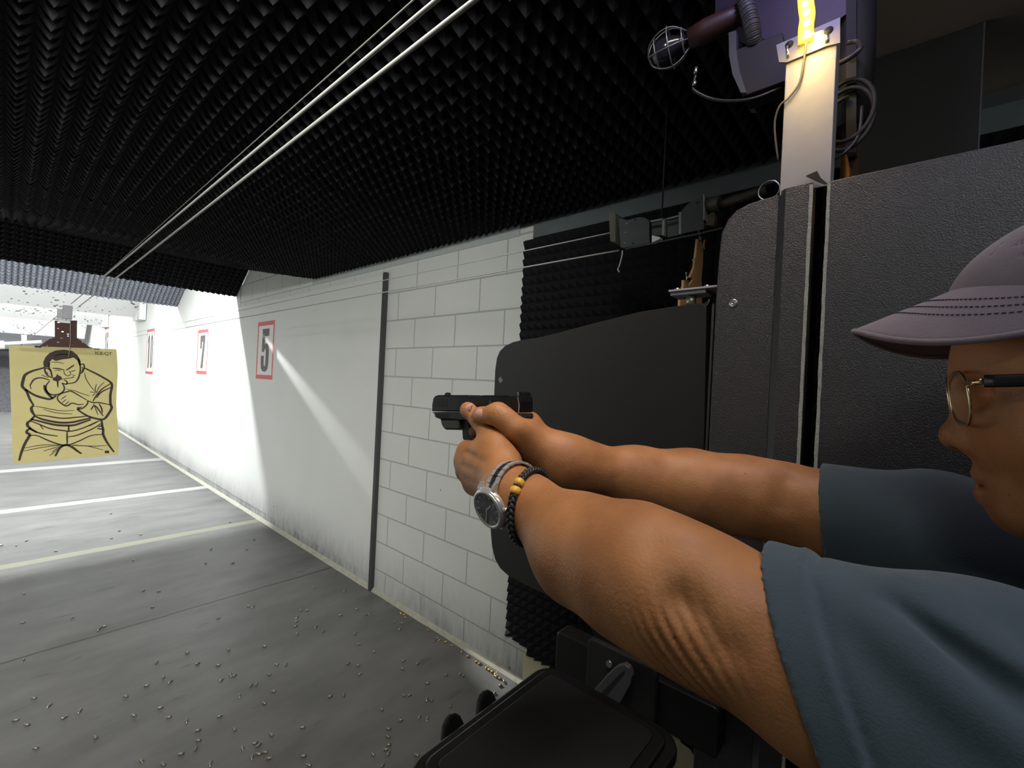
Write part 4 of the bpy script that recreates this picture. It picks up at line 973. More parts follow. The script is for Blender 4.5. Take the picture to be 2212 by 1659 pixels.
# ---- materials
def skin_mat():
    mt, nt, b = nodemat('brown_skin'); N, L = nt.nodes.new, nt.links.new
    tc = N('ShaderNodeTexCoord')
    nz = N('ShaderNodeTexNoise'); nz.inputs['Scale'].default_value = 22; nz.inputs['Detail'].default_value = 6; L(tc.outputs['Object'], nz.inputs['Vector'])
    cr = N('ShaderNodeValToRGB'); L(nz.outputs['Fac'], cr.inputs[0]); e = cr.color_ramp.elements
    e[0].position = .3; e[0].color = (.34, .145, .058, 1); e[1].position = .72; e[1].color = (.50, .235, .10, 1)
    vo = N('ShaderNodeTexVoronoi'); vo.inputs['Scale'].default_value = 46; L(tc.outputs['Object'], vo.inputs['Vector'])
    lt = N('ShaderNodeMath'); lt.operation = 'LESS_THAN'; lt.inputs[1].default_value = .055; L(vo.outputs['Distance'], lt.inputs[0])
    ml = N('ShaderNodeMath'); ml.operation = 'MULTIPLY'; ml.inputs[1].default_value = .5; L(lt.outputs[0], ml.inputs[0])
    mx = N('ShaderNodeMix'); mx.data_type = 'RGBA'; L(ml.outputs[0], mx.inputs[0]); L(cr.outputs[0], mx.inputs[6]); mx.inputs[7].default_value = (.12, .05, .025, 1)
    L(mx.outputs[2], b.inputs['Base Color']); b.inputs['Roughness'].default_value = .45; b.inputs['Specular IOR Level'].default_value = .3
    b.inputs['Subsurface Weight'].default_value = .12; b.inputs['Subsurface Radius'].default_value = (.012, .004, .002); b.inputs['Subsurface Scale'].default_value = .5
    n2 = N('ShaderNodeTexNoise'); n2.inputs['Scale'].default_value = 420; n2.inputs['Detail'].default_value = 3; L(tc.outputs['Object'], n2.inputs['Vector'])
    n3 = N('ShaderNodeTexNoise'); n3.inputs['Scale'].default_value = 70; n3.inputs['Detail'].default_value = 5; L(tc.outputs['Object'], n3.inputs['Vector'])
    ad = N('ShaderNodeMath'); ad.operation = 'MULTIPLY_ADD'; L(n3.outputs['Fac'], ad.inputs[0]); ad.inputs[1].default_value = 1.5; L(n2.outputs['Fac'], ad.inputs[2])
    bp = N('ShaderNodeBump'); bp.inputs['Strength'].default_value = .35; bp.inputs['Distance'].default_value = .0012; L(ad.outputs[0], bp.inputs['Height']); L(bp.outputs[0], b.inputs['Normal'])
    return mt
M['skin'] = skin_mat()
def cloth(name, col, var=.16):
    mt, nt, b = nodemat(name); N, L = nt.nodes.new, nt.links.new
    tc = N('ShaderNodeTexCoord'); nz = N('ShaderNodeTexNoise'); nz.inputs['Scale'].default_value = 35; nz.inputs['Detail'].default_value = 8; nz.inputs['Roughness'].default_value = .7
    L(tc.outputs['Object'], nz.inputs['Vector']); mx = N('ShaderNodeMix'); mx.data_type = 'RGBA'; L(nz.outputs['Fac'], mx.inputs[0])
    mx.inputs[6].default_value = (*[c*(1-var) for c in col], 1); mx.inputs[7].default_value = (*[c*(1+var) for c in col], 1); L(mx.outputs[2], b.inputs['Base Color'])
    b.inputs['Roughness'].default_value = .9; b.inputs['Specular IOR Level'].default_value = .2; b.inputs['Sheen Weight'].default_value = .25
    n2 = N('ShaderNodeTexNoise'); n2.inputs['Scale'].default_value = 700; n2.inputs['Detail'].default_value = 2; L(tc.outputs['Object'], n2.inputs['Vector'])
    bp = N('ShaderNodeBump'); bp.inputs['Strength'].default_value = .4; bp.inputs['Distance'].default_value = .0008; L(n2.outputs['Fac'], bp.inputs['Height']); L(bp.outputs[0], b.inputs['Normal'])
    return mt
M['shirt'] = cloth('slate_blue_jersey', (.060, .088, .112))
M['trousers'] = cloth('dark_denim', (.02, .022, .03))
M['cap'] = cloth('faded_mauve_grey_twill', (.20, .165, .19), .22)

PERSON = thing('person', 'person in cap, glasses and slate blue t-shirt aiming a pistol with both hands', 'person', (.50, -.25, 0))
# ---------------- left arm and hand (nearest the camera)
XG = .44
def S_(p): return np.asarray(p, f32)
wl = hd(1102, 1062, .445)
LA = [wl, hd(1142, 1088, .428), hd(1262, 1186, .362), hd(1372, 1232, .318), hd(1462, 1278, .288), hd(1560, 1330, .277), V(.338, .03, 1.400), V(.338, -.08, 1.385), V(.345, -.19, 1.360)]
LR = [.0262, .0278, .0455, .0492, .0465, .0450, .0475, .052, .057]
larm = U(.02, *[cone(LA[i], LA[i+1], LR[i], LR[i+1]) for i in range(len(LA)-1)])
mcpL = [hx(1009, 972, .406), hx(1002, 995, .402), hx(1007, 1020, .400), hx(1024, 1048, .398)]
pw = [hx(1085, 1020, .385), hx(1085, 1035, .382), hx(1085, 1050, .380), hx(1082, 1068, .378)]
palmL = U(.014, *[cone(pw[i], mcpL[i], .0175, .0125) for i in range(4)], cone(wl, (pw[1]+pw[2])/2, .026, .019),
          cone(hx(1062, 978, .400), hx(1085, 1015, .390), .020, .020), cone(hx(1035, 972, .405), hx(1070, 964, .402), .0125, .017))
fingL = []
for i, m_ in enumerate(mcpL):
    z = m_[2]; y = max(.425, m_[1])
    fingL.append(chain([m_, V(.435, y+.006-.002*i, z-.002), V(.472, y-.006, z-.004), V(.490, y-.030, z-.005), V(.486, y-.052, z-.006)], [.0125, .0105, .0098, .009, .0078]))
thumbL = chain([hx(1090, 998, .396), hx(1062, 948, .410), hx(1033, 908, .413), hx(1010, 885, .416)], [.0200, .0135, .0105, .0086], .008)
tipL = ell(hx(1012, 887, .414), (.0062, .0115, .0095))
handL = U(.0035, U(.010, palmL, thumbL, tipL), *fingL)
left = U(.018, larm, handL)
# ---------------- right arm and hand
wr = hd(1214, 994, .526)
RA = [wr, hd(1262, 1008, .534), hd(1375, 1032, .550), hd(1490, 1052, .545), hd(1605, 1070, .525), hd(1700, 1088, .500), V(.648, .04, 1.434), V(.655, -.08, 1.42), V(.66, -.19, 1.39)]
RR = [.0262, .0290, .0385, .0465, .0470, .0445, .046, .052, .058]
rarm = U(.025, *[cone(RA[i], RA[i+1], RR[i], RR[i+1]) for i in range(len(RA)-1)])
mcpR = [V(.472, .385, 1.520), V(.480, .392, 1.498), V(.480, .388, 1.476), V(.474, .378, 1.456)]
palmR = U(.014, *[cone(wr+V(-.002, .0, .008-.009*i), mcpR[i], .0185, .0125) for i in range(4)], cone(wr, V(.462, .372, 1.488), .027, .020),
          cone(hx(1136, 936, .440), wr, .0130, .0250), cone(hx(1150, 968, .452), wr, .018, .026), cone(V(.464, .37, 1.522), hx(1134, 936, .440), .012, .0140))
fingR = []
for i, m_ in enumerate(mcpR[1:]):
    z = m_[2]
    fingR.append(chain([m_, V(.468, .424, z-.003), V(.444, .432, z-.004), V(.424, .418, z-.004), V(.421, .402, z-.004)], [.0115, .010, .0093, .0088, .0078]))
idxR = chain([mcpR[0], V(.468, .422, 1.520), V(.452, .436, 1.515), hx(1024, 932, .436)], [.0112, .0095, .0086, .0076])
thumbR = chain([hx(1150, 962, .446), hx(1112, 930, .421), hx(1072, 897, .411), hx(1034, 901, .412)], [.0165, .0148, .0112, .0098], .009)
tipR = ell(hx(1040, 902, .409), (.0070, .0135, .0105))
kn = cone(hx(1078, 893, .412), hx(1090, 902, .413), .0115, .0120)
handR = U(.0035, U(.015, palmR, thumbR, tipR, kn), idxR, *fingR)
right = U(.026, rarm, handR)
# ---------------- head, neck, shoulders
HX = .50
hc = V(HX, -.128, 1.622)
skull = U(.03, ell(hc, (.076, .098, .088)), ell(V(HX, -.100, 1.575), (.062, .064, .072)))
jaw = U(.02, cone(V(HX-.030, -.118, 1.528), V(HX-.012, -.077, 1.508), .024, .018), cone(V(HX+.030, -.118, 1.528), V(HX+.012, -.077, 1.508), .024, .018), ell(V(HX, -.072, 1.507), (.019, .014, .0145)))
nose = U(.009, cone(V(HX, -.050, 1.594), V(HX, -.0385, 1.560), .0062, .0100), ell(V(HX, -.0365, 1.556), (.0120, .0115, .0105)), ell(V(HX-.0115, -.0445, 1.552), (.0068, .0095, .0070)), ell(V(HX+.0115, -.0445, 1.552), (.0068, .0095, .0070)))
brow = U(.012, cone(V(HX-.034, -.058, 1.606), V(HX-.008, -.0485, 1.604), .0085, .0085), cone(V(HX+.034, -.058, 1.606), V(HX+.008, -.0485, 1.604), .0085, .0085))
lips = U(.003, cone(V(HX-.018, -.062, 1.5265), V(HX, -.0505, 1.5285), .0045, .0062), cone(V(HX+.018, -.062, 1.5265), V(HX, -.0505, 1.5285), .0045, .0062),
         cone(V(HX-.016, -.063, 1.5155), V(HX, -.0530, 1.5135), .0048, .0068), cone(V(HX+.016, -.063, 1.5155), V(HX, -.0530, 1.5135), .0048, .0068))
muzzle = ell(V(HX, -.076, 1.524), (.030, .022, .024))
cheek = U(.02, ell(V(HX-.040, -.078, 1.566), (.022, .020, .020)), ell(V(HX+.040, -.078, 1.566), (.022, .020, .020)))
face = U(.014, skull, jaw, cheek, muzzle)
face = U(.008, face, brow, nose)
face = SUB(.010, face, ell(V(HX-.031, -.040, 1.590), (.015, .012, .0105)), ell(V(HX+.031, -.040, 1.590), (.015, .012, .0105)))
eyes = U(.002, ell(V(HX-.031, -.066, 1.590), (.0125, .0125, .0125)), ell(V(HX+.031, -.066, 1.590), (.0125, .0125, .0125)))
face = U(.004, face, eyes); face = U(.006, face, lips)
face = SUB(.003, face, ell(V(HX-.0065, -.038, 1.5465), (.0034, .006, .0034)), ell(V(HX+.0065, -.038, 1.5465), (.0034, .006, .0034)), cone(V(HX-.012, -.0505, 1.5205), V(HX+.012, -.0505, 1.5205), .0012, .0012))
ears = []
for s in (-1, 1):
    e_ = SUB(.003, ell(V(HX+s*.078, -.135, 1.585), (.009, .018, .031)), ell(V(HX+s*.086, -.132, 1.588), (.007, .010, .018)))
    ears.append(e_)
face = U(.006, face, *ears)
_face0 = face; HSH = V(0, 0, -.011)
face = lambda P: _face0(P-HSH)
neck = U(.03, cone(V(HX, -.16, 1.55), V(HX, -.215, 1.43), .052, .060), cone(V(HX, -.125, 1.50), V(HX, -.16, 1.43), .035, .045))
sh = U(.04, cone(V(.38, -.23, 1.37), V(.62, -.23, 1.37), .052, .052), cone(V(.50, -.23, 1.38), V(.50, -.24, 1.33), .06, .075))
head_body = U(.025, face, neck, sh)
def body(P):
    l_, r_ = left(P), right(P); hands = np.minimum(l_, r_)+.0030*np.exp(-((l_-r_)/.0026)**2)   # crease where the hands press together
    return smin(hands, head_body(P), .02)
vs, Q = surface_nets(body, (.24, -.34, 1.28), (.80, .47, 1.73), .0019)
# elbow and wrist creases, veins of wrinkled skin: real displacement along the surface normal
Nn_ = vnormals(vs, Q); vs = relax(vs, Q, 2, .5)
eb = hd(1492, 1405, .255); u1 = hd(1552, 1490, .262)-hd(1452, 1350, .262); u1 = u1/np.linalg.norm(u1)
ax_ = LA[5]-LA[3]; ax_ = ax_/np.linalg.norm(ax_)
q = vs-eb; w1 = np.cross(u1, np.cross(ax_, u1)); 
acr = q@(np.cross(u1, Nn_.mean(0)*0+V(-.9, 0.1, -.4)/np.linalg.norm(V(-.9, .1, -.4))))
al = q@u1
warp = np.array([noise.noise((a*28, b*9, 0)) for a, b in zip(acr[::1], al)]) if False else np.sin(al*55+1.3)*.35+np.sin(al*23)*.5
mask = np.exp(-(acr/.022)**2-(np.clip(np.abs(al)-.018, 0, None)/.018)**2)*(Nn_@V(-.7, 0, -.7) > -.2)
fold = np.abs(np.sin(acr*470+warp*1.6))**.7*.0040
vs = vs+Nn_*((fold-.0030)*mask)[:, None]
# muscle relief on the near forearm / upper arm
def groove(a, b, r, dep):
    a = S_(a); b = S_(b); d = b-a; t = np.clip(((vs-a)@d)/float(d@d), 0, 1); q = vs-a-t[:, None]*d
    return -dep*np.exp(-(q*q).sum(1)/(r*r))
near = (Nn_@V(-1, 0, 0) > -.3)
vs = vs+Nn_*((groove(hd(1420, 1190, .27), hd(1475, 1300, .245), .018, .0048)+groove(hd(1475, 1300, .245), hd(1560, 1400, .235), .012, .0045))*near)[:, None]
vs = vs+Nn_*(groove(hd(1700, 1040, .47), hd(1690, 1090, .46), .014, .004)+groove(hd(1330, 1030, .515), hd(1240, 1015, .51), .006, .0012))[:, None]
# knuckle relief on the back of the left hand
for a, b, r, dp in ((hx(1004, 975, .385), hx(1050, 1000, .372), .0045, .0022), (hx(1003, 1006, .383), hx(1050, 1025, .370), .0045, .0018), (hx(1013, 1034, .382), hx(1050, 1046, .368), .0045, .0016)):
    vs = vs+Nn_*groove(a, b, r, dp)[:, None]
np_mesh('body', vs, Q, M['skin'], PERSON)
# thumb nails
M['nail'] = mat('pale_pink_nail', (.62, .34, .28), .3, var=.08)
def nail(c, along, nrm, a, b_):
    along = Vector(along).normalized(); nrm = Vector(nrm).normalized(); side = nrm.cross(along).normalized(); nrm = along.cross(side)
    R = Matrix((along, side, nrm)).transposed().to_4x4(); mb = MB(); vs_ = []; fs_ = []
    for i in range(7):
        for j in range(9):
            s = -1+2*i/6; t = -1+2*j/8
            x = a*s*(1-.08*t*t); y = b_*t*math.sqrt(max(0, 1-.35*max(0, s)**4-.12*min(0, s)**2)); vs_.append(Matrix.Translation(c) @ R @ Vector((x, y, .0018-.0022*t*t-.0006*s*s)))
    for i in range(6):
        for j in range(8): fs_.append((i*9+j, i*9+j+1, i*9+9+j+1, i*9+9+j))
    mb.add(vs_, fs_, True); return mb.build('thumbnail', M['nail'], PERSON)
cdir = lambda p: (Vector((0, 0, CAM_H))-Vector(p)).normalized()
def on_skin(u, v, near_d, far_d, fn):
    """first point of the hand surface seen along a direction"""
    a = A3(PD(u, v, near_d)); b = A3(PD(u, v, far_d)); ts = np.linspace(0, 1, 500, dtype=f32)
    d = fn(a+(b-a)*ts[:, None]); k = int(np.argmax(d < 0)); p = a+(b-a)*ts[k]
    e = .0015; g = np.array([fn((p+dv)[None].astype(f32))[0]-fn((p-dv)[None].astype(f32))[0] for dv in np.eye(3, dtype=f32)*e]); g = g/np.linalg.norm(g)
    return Vector(p.tolist()), Vector(g.tolist())
p, n_ = on_skin(1037, 893, .40, .70, right); nail(p-n_*.0004, hx(1030, 890, .412)-hx(1045, 893, .412), n_, .0080, .0062)
p, n_ = on_skin(1011, 879, .40, .70, left); nail(p-n_*.0004, hx(1003, 880, .412)-hx(1018, 876, .412), n_, .0075, .0055)

# ---------------- t-shirt
def plane(n_, c):
    n_ = S_(n_); n_ = n_/np.linalg.norm(n_); c = S_(c)
    return lambda P: (P-c)@n_
stL = np.array((.98, 1, 1.22), f32)
slL = U(.03, cone(V(.346, .12, 1.388), V(.342, -.05, 1.380), .0680, .070, stL), cone(V(.342, -.05, 1.380), V(.350, -.20, 1.350), .070, .083, stL))
stR = np.array((1.0, 1, 1.05), f32)
slR = U(.02, cone(V(.646, .12, 1.434), V(.652, -.05, 1.428), .0560, .0620, stR), cone(V(.655, -.05, 1.430), V(.665, -.20, 1.400), .060, .082, stR))
trunk = U(.06, cone(V(.415, -.24, 1.34), V(.44, -.24, .95), .078, .112), cone(V(.585, -.24, 1.34), V(.56, -.24, .95), .078, .112), cone(V(.41, -.24, 1.355), V(.59, -.24, 1.365), .076, .078), cone(V(.43, -.24, 1.20), V(.57, -.24, 1.20), .115, .115), cone(V(.44, -.24, .92), V(.56, -.24, .92), .118, .118), cone(V(.47, -.23, 1.41), V(.53, -.23, 1.41), .06, .06))
shirt_o = U(.045, slL, slR, trunk)
hemL = plane((0.0, 1, -.50), V(.29, .066, 1.470)); hemR = plane((0, 1, -.12), V(.655, .064, 1.46))
def sp_(u, v): return np.array(on_skin(u, v, .10, .45, shirt_o)[0], f32)
FOLDS = [(sp_(1925, 1305), sp_(2205, 1505), .0090, .0062), (sp_(1945, 1275), sp_(2205, 1445), -.0065, .0085), (sp_(1780, 1265), sp_(2190, 1600), -.0030, .012), (sp_(1760, 1300), sp_(2100, 1640), .0026, .011), (sp_(1860, 1235), sp_(2050, 1300), -.003, .010)]
def wave(P):
    x, y, z = P[:, 0], P[:, 1], P[:, 2]
    w_ = np.sin(z*34+y*21+x*15)*.0024+np.sin(z*71-y*48+x*24+1.0)*.0011+np.sin(z*18+y*60-2)*.0016
    m_ = np.clip((.045-y)/.06, 0, 1)
    g = 0
    for (a, b, amp, r) in FOLDS:
        d = b-a; t = np.clip(((P-a)@d)/float(d@d), 0, 1); q_ = P-a-t[:, None]*d
        g = g+amp*np.exp(-(q_*q_).sum(1)/(r*r))*(.35+.65*np.clip(t*2.2, 0, 1))
    return w_*m_+g
def shirt(P):
    d = shirt_o(P)+wave(P)
    hl = hemL(P)
    band = ((hl > -.022) & (P[:, 0] < .5)).astype(f32)*.0012
    seam = (np.exp(-((hl+.0245)/.0024)**2)*.0017-np.exp(-((hl+.0200)/.0022)**2)*.0014)*(P[:, 0] < .5)
    din = d; d = d-band+seam
    d = np.maximum(d, -(shirt_o(P)+.0055+np.clip(-.03-hl, 0, .02)*.7))
    d = np.where(P[:, 0] < .5, np.maximum(d, hl), np.maximum(d, hemR(P)))
    nk = np.sqrt((P[:, 0]-.50)**2+(P[:, 1]+.205)**2+((P[:, 2]-1.50)*.8)**2)-.072
    d = np.maximum(d, -nk)
    return np.maximum(d, .93-P[:, 2])
vs, Q = surface_nets(shirt, (.22, -.40, .92), (.80, .10, 1.54), .0023, margin=.03)
vs = relax(vs, Q, 1, .4)
np_mesh('t_shirt', vs, Q, M['shirt'], PERSON)
# ---------------- trousers and shoes
tr_ = U(.05, cone(V(.44, -.24, .95), V(.56, -.24, .95), .105, .105), cone(V(.43, -.24, .86), V(.38, -.16, .48), .095, .065), cone(V(.38, -.16, .48), V(.37, -.18, .08), .064, .055),
       cone(V(.57, -.24, .86), V(.63, -.30, .48), .095, .065), cone(V(.63, -.30, .48), V(.64, -.36, .08), .064, .055))
tr_f = lambda P: np.maximum(tr_(P)+np.sin(P[:, 2]*60+P[:, 0]*30)*.0015, np.maximum(.045-P[:, 2], P[:, 2]-1.0))
vs, Q = surface_nets(tr_f, (.22, -.50, .0), (.78, -.02, 1.06), .006, margin=.04)
np_mesh('trousers', vs, Q, M['trousers'], PERSON)
for (x_, y_) in ((.37, -.18), (.64, -.36)):
    s_ = U(.03, cone(V(x_, y_-.04, .045), V(x_, y_+.15, .038), .042, .036, np.array((1, 1, 1), f32)), cone(V(x_, y_-.02, .10), V(x_, y_, .06), .040, .042))
    vs, Q = surface_nets(lambda P: np.maximum(s_(P), .004-P[:, 2]), (x_-.08, y_-.12, -.006), (x_+.08, y_+.22, .18), .005)
    np_mesh('shoe', vs, Q, M['black'], PERSON)
# ---------------- cap
def capsurf(P): return ell(V(HX, -.132, 1.645), (.085, .108, .078))(P)
cf = lambda P: np.maximum(np.maximum(capsurf(P), -(capsurf(P)+.004)), (1.632+.20*(P[:, 1]+.04)*0.9)-P[:, 2])
vs, Q = surface_nets(cf, (.40, -.26, 1.56), (.60, .02, 1.74), .0024)
capo = bpy.data.objects.new('cap', None)
crown = np_mesh('cap', vs, Q, M['cap'], PERSON)
# brim: curved sheet with thickness, three rows of stitching
def brim_pt(s, t, off=0.0):
    """s -1..1 across, t 0..1 from crown to edge"""
    a = s*math.radians(82)
    r0x, r0y = .083, .106; bx, by = HX+r0x*math.sin(a), -.132+r0y*math.cos(a)*1.0
    ex, ey = HX+.086*math.sin(a)*1.0, -.132+.106*math.cos(a)+.055*max(0, math.cos(a))**.75+.004
    x = bx+(ex-bx)*t; y = by+(ey-by)*t
    z = 1.6600 - .027*t*math.cos(a)**.5 - (x-HX)**2*(1.8+5.6*t*math.cos(a)**1.1)
    return Vector((x, y, z+off))
BT = MB(); ns, nt_ = 48, 12
for off, flip in ((.0, False), (-.0032, True)):
    vs_ = [brim_pt(-1+2*i/ns, j/nt_, off) for i in range(ns+1) for j in range(nt_+1)]
    fs_ = [(i*(nt_+1)+j, i*(nt_+1)+j+1, (i+1)*(nt_+1)+j+1, (i+1)*(nt_+1)+j) for i in range(ns) for j in range(nt_)]
    BT.add(vs_, fs_, True)
k0 = (ns+1)*(nt_+1)
for i in range(ns):
    a, b_ = i*(nt_+1)+nt_, (i+1)*(nt_+1)+nt_; BT.f.append([a, b_, b_+k0, a+k0]); BT.sm.append(True)
BT.build('brim', M['cap'], crown)
ST = MB()
for t in (.28, .42, .56):
    for i in range(0, 90):
        s0 = -.93+1.86*i/90; s1 = s0+.012
        ST.tube([brim_pt(s0, t, .0005), brim_pt(s1, t, .0005)], .0005, 5)
ST.build('stitching', mat('dark_thread', (.05, .045, .07), .8), crown)
MB().tube([brim_pt(-1+2*i/60, 1, -.0016) for i in range(61)], .0024, 8).build('brim_edge', M['cap'], crown)
# ---------------- glasses
gl = thing('eyeglasses', 'gold and black framed eyeglasses worn by the shooter under the cap', 'glasses', (HX, -.04, 1.59))
M['gold'] = mat('gold_metal', (.75, .62, .38), .22, .95); 
mt, nt, b = nodemat('clear_lens'); b.inputs['Transmission Weight'].default_value = .0; b.inputs['Alpha'].default_value = .14; b.inputs['Roughness'].default_value = .05; b.inputs['Base Color'].default_value = (.5, .55, .45, 1)
for s in (-1, 1):
    c = Vector((HX+s*.033, -.0335, 1.575)); R = Matrix.Rotation(math.radians(-8), 4, 'X') @ Matrix.Rotation(s*math.radians(-7), 4, 'Z')
    ring = []
    for i in range(36):
        a = 2*math.pi*i/36; ring.append(Matrix.Translation(c) @ R @ Vector((.0255*abs(math.cos(a))**.8*(1 if math.cos(a) >= 0 else -1), 0, .0200*abs(math.sin(a))**.8*(1 if math.sin(a) >= 0 else -1))))
    MB().tube(ring, .0011, 8, closed=True).build('rim', M['gold'], gl)
    MB().add([Matrix.Translation(c) @ R @ Vector((0, 0, 0))]+ring, [(0, 1+i, 1+(i+1) % 36) for i in range(36)]).build('lens', mt, gl)
    MB().tube([Matrix.Translation(c) @ R @ Vector((s*.025, 0, .010)), Vector((HX+s*.070, -.042, 1.587))], .0020, 8).build('end_piece', M['gold'], gl)
    MB().tube(smoothpath([(HX+s*.070, -.042, 1.587), (HX+s*.079, -.08, 1.589), (HX+s*.083, -.13, 1.591), (HX+s*.080, -.155, 1.571)], 6), .0026, 8, flat=(1.6, .5)).build('temple_arm', M['black'], gl)
    MB().tube([Vector((HX+s*.012, -.0335, 1.571)), Vector((HX+s*.010, -.041, 1.567))], .0022, 8).build('nose_pad', M['black'], gl)
MB().tube(smoothpath([(HX-.0085, -.0325, 1.581), (HX, -.0315, 1.5845), (HX+.0085, -.0325, 1.581)], 5), .0012, 8).build('bridge', M['gold'], gl)
# ================================================================ pistol, watch, bracelet
def z8(x, y): return (920+x/6.637, 830+y/6.637)
XF = XG-.0135
def gp(x, y, X=None): p = PX(*z8(x, y), X or XF); return (p.y, p.z)
M['slide'] = mat('blued_slide', (.016, .017, .020), .34, .5, var=.15, spec=.5)
M['frame'] = mat('black_polymer', (.013, .013, .014), .55, var=.2, bump=.2, bscale=900, bdist=.0004)
pistol = thing('pistol', 'black semi-automatic pistol held in both hands, pointing downrange', 'pistol', tuple(PX(1040, 900, XG)))
sl = [(82,388),(80,300),(98,200),(125,168),(160,155),(600,155),(628,182),(730,184),(792,158),(1140,155),(1200,172),(1290,172),(1325,168),(1340,178),(1352,250),(1352,330),(1342,408),(500,398)]
MB().prism([gp(*q) for q in sl], 'x', XF, XG+.0135, bevel=.0022).build('slide', M['slide'], pistol)
fr_ = [(82,400),(120,430),(128,475),(185,500),(345,500),(465,512),(1180,512),(1260,490),(1330,500),(1362,478),(1350,422),(500,408)]
MB().prism([gp(*q) for q in fr_], 'x', XF+.0005, XG+.013, bevel=.0015).build('frame', M['frame'], pistol)
rl = MB()
for y_ in (425, 452): rl.prism([gp(120, y_), gp(335, y_+4), gp(335, y_+14), gp(124, y_+10)], 'x', XF-.0002, XF+.001)
rl.build('rail_slot', M['black_matte'], pistol)
gd = [(462,505),(458,640),(468,780),(480,803),(560,812),(640,805),(700,790),(700,760),(640,758),(600,745),(575,690),(560,600),(562,540),(575,505)]
MB().prism([gp(*q) for q in gd], 'x', XG-.006, XG+.006, bevel=.0012).build('trigger_guard', M['frame'], pistol)
lm = [(185,500),(200,585),(235,640),(262,655),(440,660),(468,640),(462,500)]
MB().prism([gp(*q) for q in lm], 'x', XG-.0115, XG+.0115, bevel=.003).build('weapon_light', mat('olive_black_polymer', (.022, .023, .018), .4), pistol)
MB().prism([gp(700,505), gp(1200,500), (PX(*z8(1200,500), XF).y-.028, 1.418), (PX(*z8(700,505), XF).y-.022, 1.412)], 'x', XG-.0135, XG+.0135, bevel=.004).build('grip', M['frame'], pistol)
MB().prism([gp(600,560), gp(640,560), gp(640,640), gp(615,700), gp(595,700), gp(610,640)], 'x', XG-.0035, XG+.0035).build('trigger', M['frame'], pistol)
MB().prism([gp(180,155), gp(185,130), gp(215,115), gp(240,122), gp(245,155)], 'x', XG-.0018, XG+.0018).build('front_sight', M['slide'], pistol)
rs = MB(); rs.prism([gp(1290,172), gp(1288,110), gp(1312,105), gp(1325,120), gp(1332,175)], 'x', XG-.011, XG-.003).prism([gp(1290,172), gp(1288,110), gp(1312,105), gp(1325,120), gp(1332,175)], 'x', XG+.003, XG+.011).box((XG-.011, gp(1335,190)[0], gp(1335,190)[1]-.002), (XG+.011, gp(1295,190)[0], gp(1350,190)[1]))
rs.build('rear_sight', M['slide'], pistol)
MB().prism([gp(1296,112), gp(1316,112), gp(1318,165), gp(1300,165)], 'x', XG-.0115, XG-.0105).prism([gp(1312,180), gp(1322,180), gp(1345,300), gp(1335,420), gp(1325,420), gp(1332,300)], 'x', XF-.0004, XF+.001).build('edge_highlight', M['steel'], pistol)  # bright strips painted in for the highlight along the rear edges
se = MB()
for k in range(7): x_ = 1040+k*34; se.prism([gp(x_, 215), gp(x_+10, 215), gp(x_+22, 400), gp(x_+12, 400)], 'x', XF-.0003, XF+.001)
for k in range(7): x_ = 130+k*28; se.prism([gp(x_, 215), gp(x_+8, 215), gp(x_+10, 330), gp(x_+2, 330)], 'x', XF-.0003, XF+.001)
se.build('serrations', M['black_matte'], pistol)
MB().prism([gp(908,228), gp(938,228), gp(938,330), gp(925,330), gp(915,270)], 'x', XF-.0004, XF+.001).build('glint_patch', mat('slide_glint', (.10, .10, .11), .35, .6), pistol)  # paler patch, a glint painted onto the slide
pz = PX(*z8(82, 290), XG); MB().lathe([(.0001, 0), (.0045, 0), (.0062, .002), (.0062, .006)], Matrix.Translation((XG, pz.y-.020, pz.z+.003)) @ Matrix.Rotation(-math.pi/2, 4, 'X'), 18).build('barrel', M['slide'], pistol)

# ---- wristwatch: band rings follow the wrist outline
def ring_on(fn, c, nrm, n, out, ref):
    """outline of the skin in the plane through c with normal nrm, pushed out by `out`"""
    nrm = Vector(nrm).normalized(); e1 = (Vector(ref)-nrm*nrm.dot(Vector(ref))).normalized(); e2 = nrm.cross(e1)
    res = []
    for k in range(n):
        a = 2*math.pi*k/n; d = e1*math.cos(a)+e2*math.sin(a)
        ts = np.linspace(.008, .055, 240, dtype=f32); P = np.array(c, f32)+np.outer(ts, np.array(d, f32)).astype(f32)
        v = fn(P); j = int(np.argmax(v > 0)); res.append(Vector(c)+d*(float(ts[j])+out))
    return res, e1, e2
aw = Vector((LA[1]-LA[0]).tolist()).normalized()
tilt = Vector((.25, 0, .42))
wc = Vector(hd(1108, 1068, .440).tolist()); nw = Vector((-.10, -.98, .10)).normalized()
view = cdir(wc)
ring, e1, e2 = ring_on(left, wc, nw, 64, .0016, Vector((-.95, .10, -.28)))
watch = thing('wristwatch', 'silver steel wristwatch with grey dial on the left wrist', 'watch', tuple(wc))
